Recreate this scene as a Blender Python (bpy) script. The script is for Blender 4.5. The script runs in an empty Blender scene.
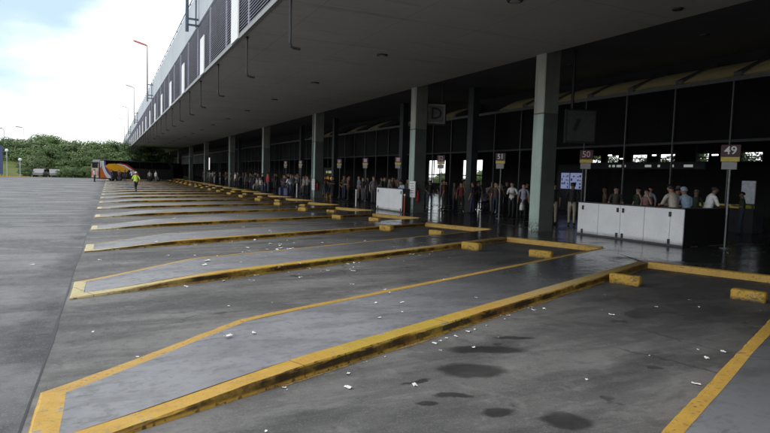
import bpy, math, random
from mathutils import Vector, Matrix, noise
random.seed(7)
S = bpy.context.scene
COL = S.collection
R = math.radians
DG = None

# ------------------------------------------------------------------ helpers
class MB:
    """collects shapes; build() links them as one mesh object"""
    def __init__(s): s.v=[]; s.f=[]; s.m=[]; s.mi=0
    def add(s, vs, fs):
        o=len(s.v); s.v += [tuple(p) for p in vs]
        for f in fs: s.f.append([o+i for i in f]); s.m.append(s.mi)
        return s
    def box(s, a, b, rot=0, piv=None):
        x0,y0,z0=a; x1,y1,z1=b
        vs=[(x0,y0,z0),(x1,y0,z0),(x1,y1,z0),(x0,y1,z0),(x0,y0,z1),(x1,y0,z1),(x1,y1,z1),(x0,y1,z1)]
        if rot:
            c=Vector(piv if piv else ((x0+x1)/2,(y0+y1)/2,0)); M=Matrix.Rotation(rot,3,'Z')
            vs=[c+M@(Vector(p)-c) for p in vs]
        return s.add(vs,[(0,3,2,1),(4,5,6,7),(0,1,5,4),(1,2,6,5),(2,3,7,6),(3,0,4,7)])
    def bevbox(s, a, b, r=.02):
        """box with chamfered vertical and top edges"""
        x0,y0,z0=a; x1,y1,z1=b
        def ring(i,z): 
            return [(x0+i+r,y0+i,z),(x1-i-r,y0+i,z),(x1-i,y0+i+r,z),(x1-i,y1-i-r,z),(x1-i-r,y1-i,z),(x0+i+r,y1-i,z),(x0+i,y1-i-r,z),(x0+i,y0+i+r,z)]
        return s.loft([ring(0,z0),ring(0,z1-r),ring(r,z1)])
    def prism(s, pts, z0, z1):
        n=len(pts)
        a=sum(pts[i][0]*pts[(i+1)%n][1]-pts[(i+1)%n][0]*pts[i][1] for i in range(n))
        if a<0: pts=pts[::-1]
        vs=[(p[0],p[1],z0) for p in pts]+[(p[0],p[1],z1) for p in pts]
        fs=[tuple(range(n-1,-1,-1)),tuple(range(n,2*n))]+[(i,(i+1)%n,n+(i+1)%n,n+i) for i in range(n)]
        return s.add(vs,fs)
    def extrude_x(s, prof, x0, x1):      # prof: (y,z) outline
        n=len(prof)
        vs=[(x0,y,z) for y,z in prof]+[(x1,y,z) for y,z in prof]
        return s.add(vs,[tuple(range(n)),tuple(range(2*n-1,n-1,-1))]+[(i,n+i,n+(i+1)%n,(i+1)%n) for i in range(n)])
    def loft(s, rings, cap=True):
        n=len(rings[0]); vs=[p for r in rings for p in r]; fs=[]
        for k in range(len(rings)-1):
            for i in range(n):
                fs.append((k*n+i,k*n+(i+1)%n,(k+1)*n+(i+1)%n,(k+1)*n+i))
        if cap: fs.append(tuple(range(n-1,-1,-1))); fs.append(tuple(range((len(rings)-1)*n,len(rings)*n)))
        return s.add(vs,fs)
    def tube(s, pts, rad, n=8):
        pts=[Vector(p) for p in pts]; rings=[]
        for i,p in enumerate(pts):
            d=(pts[min(i+1,len(pts)-1)]-pts[max(i-1,0)]).normalized()
            u=d.cross(Vector((0,0,1)));
            if u.length<1e-3: u=Vector((1,0,0))
            u.normalize(); w=d.cross(u)
            r=rad[i] if isinstance(rad,(list,tuple)) else rad
            rings.append([p+u*r*math.cos(t*2*math.pi/n)+w*r*math.sin(t*2*math.pi/n) for t in range(n)])
        return s.loft(rings)
    def ball(s, c, rx, ry=None, rz=None, n=12, m=8, f=None):
        ry=ry or rx; rz=rz or rx; rings=[]
        for j in range(m+1):
            t=-math.pi/2+math.pi*(j+.02)/(m+.04)
            rings.append([(c[0]+rx*math.cos(t)*math.cos(i*2*math.pi/n),c[1]+ry*math.cos(t)*math.sin(i*2*math.pi/n),c[2]+rz*math.sin(t)) for i in range(n)])
        return s.loft(rings)
    def mesh(s, name, mats, smooth=False):
        me=bpy.data.meshes.new(name); me.from_pydata(s.v,[],s.f)
        for m in (mats if isinstance(mats,(list,tuple)) else [mats]): me.materials.append(m)
        if any(s.m): me.polygons.foreach_set('material_index',s.m)
        if smooth: me.polygons.foreach_set('use_smooth',[True]*len(s.f))
        me.update(); return me
    def build(s, name, mats, parent=None, smooth=False):
        return link(name, s.mesh(name,mats,smooth), parent)

def link(name, me, parent=None):
    o=bpy.data.objects.new(name, me); COL.objects.link(o)
    if parent: o.parent=parent
    return o
def tag(o, label=None, cat=None, group=None, kind=None):
    if label: o['label']=label
    if cat: o['category']=cat
    if group: o['group']=group
    if kind: o['kind']=kind
    return o
def thing(name, label, cat, loc=(0,0,0), rz=0, group=None):
    o=bpy.data.objects.new(name,None); COL.objects.link(o); o.location=loc; o.rotation_euler.z=rz
    o.empty_display_size=.2
    return tag(o,label,cat,group)
def copy_tree(o, parent=None):
    c=o.copy(); COL.objects.link(c); c.parent=parent
    for ch in list(o.children): copy_tree(ch,c)
    return c
ORD=['nearest','second','third','fourth','fifth','sixth','seventh','eighth','ninth','tenth','eleventh','twelfth','thirteenth','fourteenth','fifteenth','sixteenth','seventeenth','eighteenth','nineteenth','twentieth','twenty-first','twenty-second','twenty-third']

# ------------------------------------------------------------------ materials
class NT:
    def __init__(s,name):
        s.mat=bpy.data.materials.new(name); s.mat.use_nodes=True; s.t=s.mat.node_tree; s.n=s.t.nodes; s.l=s.t.links
        s.b=s.n['Principled BSDF']
    def node(s,typ,**kw):
        x=s.n.new(typ)
        for k,v in kw.items():
            if k.startswith('i_'): 
                x.inputs[k[2:].replace('_',' ')].default_value=v
            else: setattr(x,k,v)
        return x
    def link(s,a,b): s.l.new(a,b)
    def pos(s):
        if not hasattr(s,'_p'): s._p=s.node('ShaderNodeNewGeometry')
        return s._p.outputs['Position']
    def obj(s):
        if not hasattr(s,'_o'): s._o=s.node('ShaderNodeTexCoord')
        return s._o.outputs['Object']
    def mapped(s,vec,rot=(0,0,0),scale=(1,1,1),loc=(0,0,0),typ='POINT'):
        m=s.node('ShaderNodeMapping',vector_type=typ); m.inputs['Rotation'].default_value=rot; m.inputs['Scale'].default_value=scale; m.inputs['Location'].default_value=loc
        s.link(vec,m.inputs['Vector']); return m.outputs['Vector']
    def noise(s,vec,scale,detail=4,rough=.55,dist=0):
        x=s.node('ShaderNodeTexNoise'); x.inputs['Scale'].default_value=scale; x.inputs['Detail'].default_value=detail
        x.inputs['Roughness'].default_value=rough; x.inputs['Distortion'].default_value=dist; s.link(vec,x.inputs['Vector']); return x.outputs['Fac']
    def ramp(s,fac,a,b,lo=0.,hi=1.,smooth=True):
        x=s.node('ShaderNodeMapRange'); x.interpolation_type='SMOOTHSTEP' if smooth else 'LINEAR'
        x.inputs['From Min'].default_value=a; x.inputs['From Max'].default_value=b; x.inputs['To Min'].default_value=lo; x.inputs['To Max'].default_value=hi
        s.link(fac,x.inputs['Value']); return x.outputs['Result']
    def mix(s,fac,a,b,mode='MIX'):
        x=s.node('ShaderNodeMix',data_type='RGBA',blend_type=mode)
        for k,v in ((0,fac),(6,a),(7,b)):
            if isinstance(v,(int,float)): x.inputs[k].default_value=v
            elif isinstance(v,(tuple,list)): x.inputs[k].default_value=(*v[:3],1)
            else: s.link(v,x.inputs[k])
        return x.outputs[2]
    def math(s,op,a,b=0.):
        x=s.node('ShaderNodeMath',operation=op)
        for k,v in ((0,a),(1,b)):
            if isinstance(v,(int,float)): x.inputs[k].default_value=v
            else: s.link(v,x.inputs[k])
        return x.outputs[0]
    def xyz(s,vec):
        x=s.node('ShaderNodeSeparateXYZ'); s.link(vec,x.inputs[0]); return x.outputs
    def set(s,**kw):
        for k,v in kw.items():
            i=s.b.inputs[k.replace('_',' ')]
            if isinstance(v,(int,float)): i.default_value=v
            elif isinstance(v,(tuple,list)): i.default_value=(*v[:3],1)
            else: s.link(v,i)
        return s
    def bump(s,h,strength=.3,dist=.02):
        x=s.node('ShaderNodeBump'); x.inputs['Strength'].default_value=strength; x.inputs['Distance'].default_value=dist
        s.link(h,x.inputs['Height']); s.link(x.outputs[0],s.b.inputs['Normal'])

def simple(name, col, rough=.6, var=.18, scale=6., metal=0., spec=.5, bump=0.):
    m=NT(name); n=m.noise(m.obj(),scale,4,.6)
    lo=tuple(c*(1-var) for c in col); hi=tuple(min(1,c*(1+var)) for c in col)
    m.set(Base_Color=m.mix(m.ramp(n,.3,.7),lo,hi),Roughness=rough,Metallic=metal)
    m.b.inputs['Specular IOR Level'].default_value=spec
    if bump: m.bump(n,bump,.01)
    return m.mat
def emit(name,col,st):
    m=NT(name); m.set(Base_Color=(.02,.02,.02)); m.b.inputs['Emission Color'].default_value=(*col,1); m.b.inputs['Emission Strength'].default_value=st
    return m.mat

ANG=R(23.27)                                     # the direction the buses stand in
U=Vector((math.cos(ANG),math.sin(ANG))); V=Vector((math.sin(ANG),-math.cos(ANG)))

STAINS=[((4.07,5.55),.50,.16,-20),((3.47,5.0),.36,.23,-20),((3.53,3.62),.20,.19,-21),((2.9,4.47),.2,.07,-21),((3.08,3.98),.16,.11,-21),((4.73,5.86),.26,.07,-19),((2.58,4.41),.1,.06,-21),((2.75,4.9),.18,.04,10),((7.6,6.3),.5,.22,20)]

def bay_concrete():
    m=NT('bay_concrete'); p=m.pos()
    st=m.mapped(p,rot=(0,0,-ANG),scale=(.22,1.15,1))
    big=m.noise(p,.35,5,.6); streak=m.noise(st,1.1,6,.62,.4); fine=m.noise(p,9.,6,.65); grit=m.noise(p,70.,3,.7)
    c=m.mix(m.ramp(big,.35,.65),(.150,.148,.146),(.235,.232,.230))
    c=m.mix(m.ramp(streak,.49,.63,0,.6),c,(.075,.075,.078))
    pt=m.noise(m.mapped(p,rot=(0,0,-ANG),scale=(.5,.8,1),loc=(7,2,0)),.9,6,.62,.5); c=m.mix(m.ramp(pt,.52,.57,0,.42),c,(.085,.085,.089))
    c=m.mix(m.ramp(fine,.5,.72,0,.35),c,(.075,.073,.07))
    c=m.mix(m.ramp(grit,.3,.75,0,.22),c,(.30,.29,.28))
    # pale scraped patches
    sc=m.noise(st,2.6,7,.7,.2); c=m.mix(m.ramp(sc,.54,.68,0,.5),c,(.29,.287,.285))
    # traffic film darkening the middle of each bay
    x=m.xyz(p); yy=m.math('SUBTRACT',x[1],m.math('MULTIPLY',x[0],.43))
    ph=m.math('MODULO',m.math('ADD',m.math('SUBTRACT',yy,1.4),54.5),5.45)
    band=m.math('SUBTRACT',1.0,m.math('DIVIDE',m.math('ABSOLUTE',m.math('SUBTRACT',ph,1.6)),1.5))
    film=m.math('MULTIPLY',m.ramp(band,.0,1.),m.ramp(m.noise(st,.8,4,.6),.35,.65))
    c=m.mix(m.math('MULTIPLY',film,.55),c,(.045,.045,.047))
    mm=m.noise(p,3.2,6,.68,.4); c=m.mix(m.ramp(mm,.53,.66,0,.36),c,(.085,.085,.088)); c=m.mix(m.ramp(mm,.46,.34,0,.28),c,(.30,.297,.293))
    # tyre tracks along each bay, hairline cracks, worn aggregate
    wobl=m.math('ADD',ph,m.math('MULTIPLY',m.math('SUBTRACT',m.noise(p,.9,4,.6),.5),.35))
    for t0 in (.72,2.45):
        tr=m.ramp(m.math('ABSOLUTE',m.math('SUBTRACT',wobl,t0)),.34,.10); c=m.mix(m.math('MULTIPLY',m.math('MULTIPLY',tr,m.ramp(m.noise(st,1.7,5,.65),.38,.6)),.5),c,(.055,.055,.057))
    cr=m.node('ShaderNodeTexVoronoi',feature='DISTANCE_TO_EDGE'); cr.inputs['Scale'].default_value=.42; wn_=m.node('ShaderNodeTexNoise'); wn_.inputs['Scale'].default_value=2.5; wn_.inputs['Detail'].default_value=6; m.link(p,wn_.inputs['Vector'])
    wv=m.node('ShaderNodeVectorMath',operation='MULTIPLY_ADD'); m.link(wn_.outputs['Color'],wv.inputs[0]); wv.inputs[1].default_value=(.7,.7,0); m.link(p,wv.inputs[2]); m.link(wv.outputs[0],cr.inputs['Vector'])
    c=m.mix(m.math('MULTIPLY',m.ramp(cr.outputs['Distance'],.002,.010,1,0),m.ramp(big,.48,.6,0,.55)),c,(.035,.035,.036))
    ag=m.node('ShaderNodeTexVoronoi'); ag.inputs['Scale'].default_value=38.; m.link(p,ag.inputs['Vector']); c=m.mix(m.ramp(ag.outputs['Distance'],.12,.35,.28,0),c,(.36,.355,.345))
    # tyre grime plus canopy shade put into the colour, darker toward the platform
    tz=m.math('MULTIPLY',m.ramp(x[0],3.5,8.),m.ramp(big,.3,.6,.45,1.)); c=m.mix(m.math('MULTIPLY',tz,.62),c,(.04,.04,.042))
    # oil drips and wet spots
    dn=m.node('ShaderNodeTexNoise'); dn.inputs['Scale'].default_value=3.2; dn.inputs['Detail'].default_value=7; dn.inputs['Roughness'].default_value=.62; m.link(p,dn.inputs['Vector'])
    off=m.node('ShaderNodeVectorMath',operation='MULTIPLY_ADD'); m.link(dn.outputs['Color'],off.inputs[0]); off.inputs[1].default_value=(.24,.24,0); m.link(p,off.inputs[2])
    sh=m.node('ShaderNodeVectorMath',operation='SUBTRACT'); m.link(off.outputs[0],sh.inputs[0]); sh.inputs[1].default_value=(.12,.12,0)
    tot=None
    for (cx,cy),ra,rb,a in STAINS:
        q=m.mapped(sh.outputs[0],rot=(0,0,R(a)),scale=(ra,rb,50),loc=(cx,cy,0),typ='TEXTURE')
        ln=m.node('ShaderNodeVectorMath',operation='LENGTH'); m.link(q,ln.inputs[0])
        k=m.ramp(ln.outputs['Value'],.72,1.18,1,0); tot=k if tot is None else m.math('MAXIMUM',tot,k)
    drip=m.ramp(m.noise(p,1.7,3,.5),.67,.71); tot=m.math('MAXIMUM',tot,m.math('MULTIPLY',drip,.7))
    c=m.mix(m.math('MULTIPLY',tot,.70),c,(.024,.024,.025))
    r=m.ramp(fine,.3,.7,.58,.75); r=m.mix(m.math('MULTIPLY',m.ramp(pt,.52,.57),m.ramp(x[0],1.,5.,0,.6)),r,(.34,.34,.34)); r=m.mix(tot,r,(.3,.3,.3))
    m.set(Base_Color=c,Roughness=r); m.b.inputs['Specular IOR Level'].default_value=.28
    m.bump(m.math('ADD',fine,m.math('MULTIPLY',grit,.5)),.25,.012); return m.mat

def road_asphalt():
    m=NT('road_asphalt'); p=m.pos()
    st=m.mapped(p,rot=(0,0,-R(8)),scale=(.14,.8,1))
    big=m.noise(p,.25,5,.6); streak=m.noise(st,.9,6,.6,.3); fine=m.noise(p,7.,6,.65); grit=m.noise(p,80.,3,.7)
    c=m.mix(m.ramp(big,.35,.65),(.155,.155,.163),(.25,.249,.258))
    c=m.mix(m.ramp(streak,.485,.59,0,.6),c,(.075,.077,.087))
    s2=m.noise(m.mapped(p,rot=(0,0,-R(14)),scale=(.08,.42,1),loc=(5,3,0)),.9,5,.6,.2); c=m.mix(m.ramp(s2,.52,.62,0,.45),c,(.085,.087,.098)); c=m.mix(m.ramp(s2,.44,.36,0,.35),c,(.34,.34,.345))
    pa=m.noise(m.mapped(p,scale=(.45,.55,1),loc=(3,1.7,0)),.8,5,.6,.5); c=m.mix(m.ramp(pa,.515,.56,0,.62),c,(.062,.065,.073))
    c=m.mix(m.ramp(fine,.5,.75,0,.4),c,(.08,.08,.082)); c=m.mix(m.ramp(grit,.3,.75,0,.25),c,(.27,.27,.27))
    # dark tarred strip beside the joint
    x=m.xyz(p); wob=m.math('ADD',x[0],m.math('MULTIPLY',m.math('SUBTRACT',m.noise(p,1.6,4,.6),.5),.9))
    edge=m.math('MULTIPLY',m.ramp(wob,-1.35,-.75),m.ramp(m.noise(p,.5,3),.36,.58)); c=m.mix(m.math('MULTIPLY',edge,.8),c,(.05,.051,.055))
    ag=m.node('ShaderNodeTexVoronoi'); ag.inputs['Scale'].default_value=34.; m.link(p,ag.inputs['Vector']); c=m.mix(m.ramp(ag.outputs['Distance'],.12,.35,.28,0),c,(.4,.4,.4))
    r=m.ramp(fine,.3,.7,.5,.68)
    m.set(Base_Color=c,Roughness=r); m.b.inputs['Specular IOR Level'].default_value=.24
    m.bump(m.math('ADD',fine,m.math('MULTIPLY',grit,.6)),.3,.012); return m.mat

def island_concrete(name='island_concrete',wetfrom=(4.5,9.5)):
    m=NT(name); p=m.pos()
    st=m.mapped(p,rot=(0,0,-ANG),scale=(.5,1.2,1))
    big=m.noise(p,.6,5,.6); fine=m.noise(p,8.,6,.7); blot=m.noise(st,1.6,6,.65,.3); grit=m.noise(p,90.,2,.6)
    x=m.xyz(p)
    c=m.mix(m.ramp(big,.3,.7),(.235,.24,.258),(.335,.342,.368))
    c=m.mix(m.ramp(blot,.47,.62,0,.5),c,(.145,.147,.155)); c=m.mix(m.ramp(fine,.5,.66,0,.42),c,(.13,.13,.133)); bl2=m.noise(st,5.,6,.7,.6); c=m.mix(m.ramp(bl2,.56,.66,0,.5),c,(.10,.10,.105))
    c=m.mix(m.ramp(grit,.62,.8,0,.3),c,(.5,.5,.5))
    canopy_shade=m.math('MULTIPLY',m.ramp(x[0],2.2,7.,0,1),m.ramp(big,.25,.6,.55,1.)); c=m.mix(m.math('MULTIPLY',canopy_shade,.82),c,(.055,.055,.057))  # darkens toward the platform: canopy shade put into the colour
    c=m.mix(m.math('MULTIPLY',m.ramp(x[0],9.,12.5),.75),c,(.028,.028,.03))  # deeper still at the platform, same painted shade
    wet=m.ramp(x[0],wetfrom[0],wetfrom[1]); wet=m.math('MULTIPLY',wet,m.ramp(m.noise(p,.7,4,.55),.3,.52,.55,1.))
    r=m.mix(wet,m.ramp(fine,.3,.7,.5,.65),m.ramp(fine,.35,.7,.07,.2))
    m.set(Base_Color=c,Roughness=r); m.b.inputs['Specular IOR Level'].default_value=.45
    rip=m.noise(m.mapped(p,scale=(1,1.8,1)),3.,4,.55)
    m.bump(m.math('ADD',m.math('MULTIPLY',rip,.9),m.math('MULTIPLY',fine,.3)),.22,.03); return m.mat

def kerb_paint(name='kerb_paint',fade=.45,wear=0.):
    m=NT(name); p=m.pos(); g=m._p; x=m.xyz(p); nz=m.xyz(g.outputs['Normal'])[2]
    st=m.mapped(p,rot=(0,0,-ANG),scale=(.35,1.5,2.2))
    n=m.noise(p,3.5,6,.7); f=m.noise(p,16.,6,.7); lng=m.noise(st,1.0,5,.6); grit=m.noise(p,60.,3,.7)
    y=m.mix(m.ramp(n,.3,.7),(.56,.325,.045),(.66,.41,.085))
    lime=m.ramp(m.noise(p,.45,3,.5),.45,.62,0,.5); y=m.mix(lime,y,(.50,.42,.06))
    inner_dark=m.ramp(x[0],8.3,11.3); pl_=m.math('MULTIPLY',m.ramp(x[0],4.,7.),m.ramp(n,.35,.62,.25,.75)); y=m.mix(m.math('MULTIPLY',inner_dark,.7),y,(.13,.10,.055))  # yellow turns dark brown toward the platform end
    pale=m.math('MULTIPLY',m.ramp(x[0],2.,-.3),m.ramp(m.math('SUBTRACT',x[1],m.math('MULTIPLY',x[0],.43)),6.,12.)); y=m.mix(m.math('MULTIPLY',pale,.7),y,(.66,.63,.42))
    top=m.mix(m.math('MULTIPLY',pl_,m.ramp(x[0],11.,8.5)),y,(.40,.33,.20)); top=m.mix(m.ramp(f,.54,.66,0,.6),top,(.25,.23,.2)); top=m.mix(m.ramp(n,.60-wear,.66-wear,0,.85),top,(.30,.295,.29))
    top=m.mix(m.ramp(grit,.6,.8,0,.3),top,(.14,.11,.06))
    scuff=m.math('MULTIPLY',m.ramp(lng,.33,.45,.35,1.),m.math('MULTIPLY',m.ramp(x[2],.018,.045),m.ramp(x[2],.122,.105))); scuff=m.math('MAXIMUM',scuff,m.ramp(f,.55,.66)); crumb=m.noise(p,7.,6,.75); scuff=m.math('MAXIMUM',scuff,m.ramp(crumb,.53,.6,0,.9))
    rust=m.ramp(m.noise(p,.8,4,.55),.5,.62,0,.75); yf=m.mix(rust,y,(.27,.12,.025))
    face=m.mix(m.math('MULTIPLY',scuff,m.ramp(m.noise(p,1.9,5,.65),.38,.56,.45,.95)),yf,(.030,.022,.012))
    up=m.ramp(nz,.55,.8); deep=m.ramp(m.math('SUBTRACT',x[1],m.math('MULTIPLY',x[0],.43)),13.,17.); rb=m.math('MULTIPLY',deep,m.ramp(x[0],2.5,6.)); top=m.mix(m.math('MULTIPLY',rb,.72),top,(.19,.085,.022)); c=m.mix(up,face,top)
    along=m.math('FRACT',m.math('MULTIPLY',m.math('ADD',m.math('MULTIPLY',x[0],.919),m.math('MULTIPLY',x[1],.395)),.40)); c=m.mix(m.ramp(m.math('ABSOLUTE',m.math('SUBTRACT',along,.5)),.0022,.0045,.6,0),c,(.06,.05,.03))
    m.set(Base_Color=c,Roughness=m.ramp(f,.3,.7,.45,.65)); m.b.inputs['Specular IOR Level'].default_value=.35
    m.bump(m.math('ADD',f,m.math('MULTIPLY',n,1.5)),.5,.012); return m.mat

def line_paint(name,col,wear=.56):
    m=NT(name); p=m.pos(); n=m.noise(p,4.,6,.7); f=m.noise(p,22.,5,.7)
    c=m.mix(m.ramp(n,.3,.7),tuple(k*.8 for k in col),col)
    c=m.mix(m.ramp(f,wear,wear+.1,0,.85),c,(.11,.105,.10)); c=m.mix(m.ramp(n,.6,.7,0,.8),c,(.12,.118,.115))
    m.set(Base_Color=c,Roughness=.55); m.bump(f,.2,.006); return m.mat

def stained(name,a,b,dirt,rough=.7,scale=.5,drip=True,spec=.3):
    """painted or bare concrete with run-off streaks"""
    m=NT(name); p=m.pos(); n=m.noise(p,scale,5,.6); f=m.noise(p,scale*12,5,.65)
    c=m.mix(m.ramp(n,.3,.7),a,b); c=m.mix(m.ramp(f,.5,.75,0,.4),c,dirt)
    if drip:
        s=m.noise(m.mapped(p,scale=(1.4,1.4,.12)),2.2,5,.6); c=m.mix(m.ramp(s,.54,.72,0,.55),c,dirt)
    m.set(Base_Color=c,Roughness=rough); m.b.inputs['Specular IOR Level'].default_value=spec; m.bump(f,.15,.01); return m.mat

def column_mat():
    m=NT('column_paint'); p=m.pos(); x=m.xyz(p); n=m.noise(p,1.2,5,.6); f=m.noise(p,14.,5,.65)
    up=m.mix(m.ramp(n,.3,.7),(.36,.36,.32),(.44,.44,.39)); lo=m.mix(m.ramp(n,.3,.7),(.36,.47,.42),(.44,.55,.50))
    c=m.mix(m.ramp(x[2],4.50,4.54),lo,up); c=m.mix(m.ramp(m.math('ABSOLUTE',m.math('SUBTRACT',x[2],4.52)),.012,.03,1,0),c,(.05,.05,.05))
    s=m.noise(m.mapped(p,scale=(2,2,.15)),2.,5,.6); c=m.mix(m.ramp(s,.5,.72,0,.5),c,(.13,.15,.13))
    c=m.mix(m.math('MULTIPLY',m.ramp(x[2],.75,.15),m.ramp(f,.35,.6)),c,(.05,.055,.05)); c=m.mix(m.ramp(f,.6,.72,0,.6),c,(.16,.17,.15))
    nyy=m.xyz(m._p.outputs['Normal'])[1]; side_shade=m.mix(m.ramp(n,.3,.7),(.075,.09,.08),(.105,.122,.11)); c=m.mix(m.math('MULTIPLY',m.ramp(m.math('ABSOLUTE',nyy),.8,.95),m.ramp(x[2],4.50,4.54,1.,.65)),c,side_shade)  # faces along Y darkened by normal: shade put into the colour
    m.set(Base_Color=c,Roughness=.5); m.bump(f,.12,.01); return m.mat

def leaf_mat(name,a,b):
    m=NT(name); p=m.pos(); n=m.noise(p,.5,3,.6); f=m.noise(p,3.,4,.7)
    c=m.mix(m.ramp(n,.35,.65),a,b); c=m.mix(m.ramp(f,.5,.75,0,.5),c,tuple(k*1.35 for k in b))
    m.set(Base_Color=c,Roughness=.6); m.b.inputs['Specular IOR Level'].default_value=.2
    return m.mat

M={}
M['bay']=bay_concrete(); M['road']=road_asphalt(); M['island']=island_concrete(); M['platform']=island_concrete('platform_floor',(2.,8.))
M['kerb']=kerb_paint(); M['line']=line_paint('yellow_road_paint',(.62,.375,.075)); M['old_line']=line_paint('worn_yellow_paint',(.46,.31,.09),.47)
def soffit_mat():
    m=NT('soffit_concrete'); p=m.pos(); n=m.noise(p,.25,5,.6); f=m.noise(p,3.,5,.65); x=m.xyz(p)
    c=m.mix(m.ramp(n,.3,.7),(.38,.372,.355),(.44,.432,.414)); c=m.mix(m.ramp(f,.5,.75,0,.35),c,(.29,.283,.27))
    s=m.noise(m.mapped(p,scale=(.25,1.6,1)),1.1,5,.6); c=m.mix(m.ramp(s,.55,.7,0,.4),c,(.25,.24,.225))
    for ax,per,off in ((1,4.05,1.1),(0,2.57,1.56)):
        fr=m.math('FRACT',m.math('DIVIDE',m.math('ADD',x[ax],200.+off),per)); c=m.mix(m.ramp(m.math('ABSOLUTE',m.math('SUBTRACT',fr,.5)),.003,.007,.45,0),c,(.17,.165,.155))
    m.set(Base_Color=c,Roughness=.8); m.b.inputs['Specular IOR Level'].default_value=.25; m.bump(f,.15,.01); return m.mat
M['soffit']=soffit_mat()
M['rough']=stained('rough_concrete',(.36,.352,.335),(.41,.402,.385),(.29,.283,.27),.8,.25,False)
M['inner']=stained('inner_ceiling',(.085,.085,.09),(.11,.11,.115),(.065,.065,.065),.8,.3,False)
M['parapet']=stained('parapet_concrete',(.50,.55,.60),(.60,.655,.70),(.42,.45,.48),.75,.3)
M['slat']=simple('louvre_slat',(.54,.55,.64),.45,.1,2.)
M['back']=simple('dark_backing',(.03,.03,.038),.8,.2,3.)
M['white']=simple('white_panel',(.86,.87,.88),.4,.05,4.)
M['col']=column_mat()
M['glass']=simple('dark_glass',(.004,.004,.005),.5,.3,1.,spec=.04)
M['metal']=simple('grey_metal',(.22,.225,.23),.45,.2,8.,metal=.3)
M['dmetal']=simple('dark_metal',(.03,.031,.035),.45,.25,8.)
M['strip']=stained('warm_panel',(.66,.53,.25),(.78,.64,.34),(.40,.31,.13),.7,1.2,False)
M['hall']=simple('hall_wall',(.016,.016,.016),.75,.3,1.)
M['hallfloor']=simple('hall_floor',(.03,.03,.03),.35,.3,2.)
M['black']=simple('black_plastic',(.012,.012,.013),.5,.3,8.)
M['yplas']=simple('sign_yellow',(.62,.47,.08),.5,.1,6.)
M['maroon']=simple('sign_maroon',(.05,.013,.02),.5,.2,6.)
M['letter']=simple('sign_white',(.82,.80,.80),.5,.04,6.)
M['pinkletter']=simple('sign_faded_pink',(.62,.40,.44),.5,.1,6.)
M['gplate']=simple('sign_grey',(.30,.30,.31),.5,.1,6.)
M['red']=simple('red_paint',(.42,.03,.03),.4,.15,6.)
M['blue']=simple('blue_paint',(.05,.08,.30),.5,.15,6.)
M['navy']=simple('navy_shell',(.025,.035,.11),.45,.15,6.)
M['paper']=simple('white_paper',(.87,.87,.86),.7,.08,20.)
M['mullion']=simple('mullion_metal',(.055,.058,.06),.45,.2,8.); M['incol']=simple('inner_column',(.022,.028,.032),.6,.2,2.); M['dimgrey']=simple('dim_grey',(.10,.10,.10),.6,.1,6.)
M['bark']=simple('bark',(.11,.085,.06),.85,.35,5.,bump=.5)
M['leafA']=leaf_mat('leaf_dark',(.085,.145,.06),(.15,.215,.088))
M['leafB']=leaf_mat('leaf_mid',(.115,.185,.07),(.19,.265,.105))
M['leafC']=leaf_mat('leaf_pale',(.14,.195,.10),(.21,.27,.13))
M['grass']=leaf_mat('bank_grass',(.10,.13,.035),(.14,.17,.05))

# ------------------------------------------------------------------ ground
def sheet(name, pts, z, mat, kind='structure'):
    mb=MB(); a=sum(pts[i][0]*pts[(i+1)%len(pts)][1]-pts[(i+1)%len(pts)][0]*pts[i][1] for i in range(len(pts)))
    if a<0: pts=pts[::-1]
    mb.add([(x,y,z) for x,y in pts],[tuple(range(len(pts)))])
    o=mb.build(name,mat); tag(o,kind=kind); return o
road=sheet('road',[(-2500,-1500),(2500,-1500),(2500,3500),(-2500,3500)],0,M['road'])
XJ=-.63
bay=sheet('bay_pavement',[(XJ,-112),(19,-112),(19,232),(XJ,232)],.004,M['bay'])
# open joint between road and bays: a narrow dark bitumen seam with a wandering edge
mb=MB(); L=[];
for k in range(0,330):
    y=-20+k*.6; w=.010+.03*max(0,noise.noise((0,y*.7,0))); c=XJ+.03*noise.noise((3,y*.35,0)); L.append((c-w,c+w,y))
for k in range(len(L)-1):
    a,b=L[k],L[k+1]; mb.add([(a[0],a[2],.008),(a[1],a[2],.008),(b[1],b[2],.008),(b[0],b[2],.008)],[(0,1,2,3)])
seam=mb.build('road_joint',M['black']); tag(seam,kind='structure')

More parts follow.
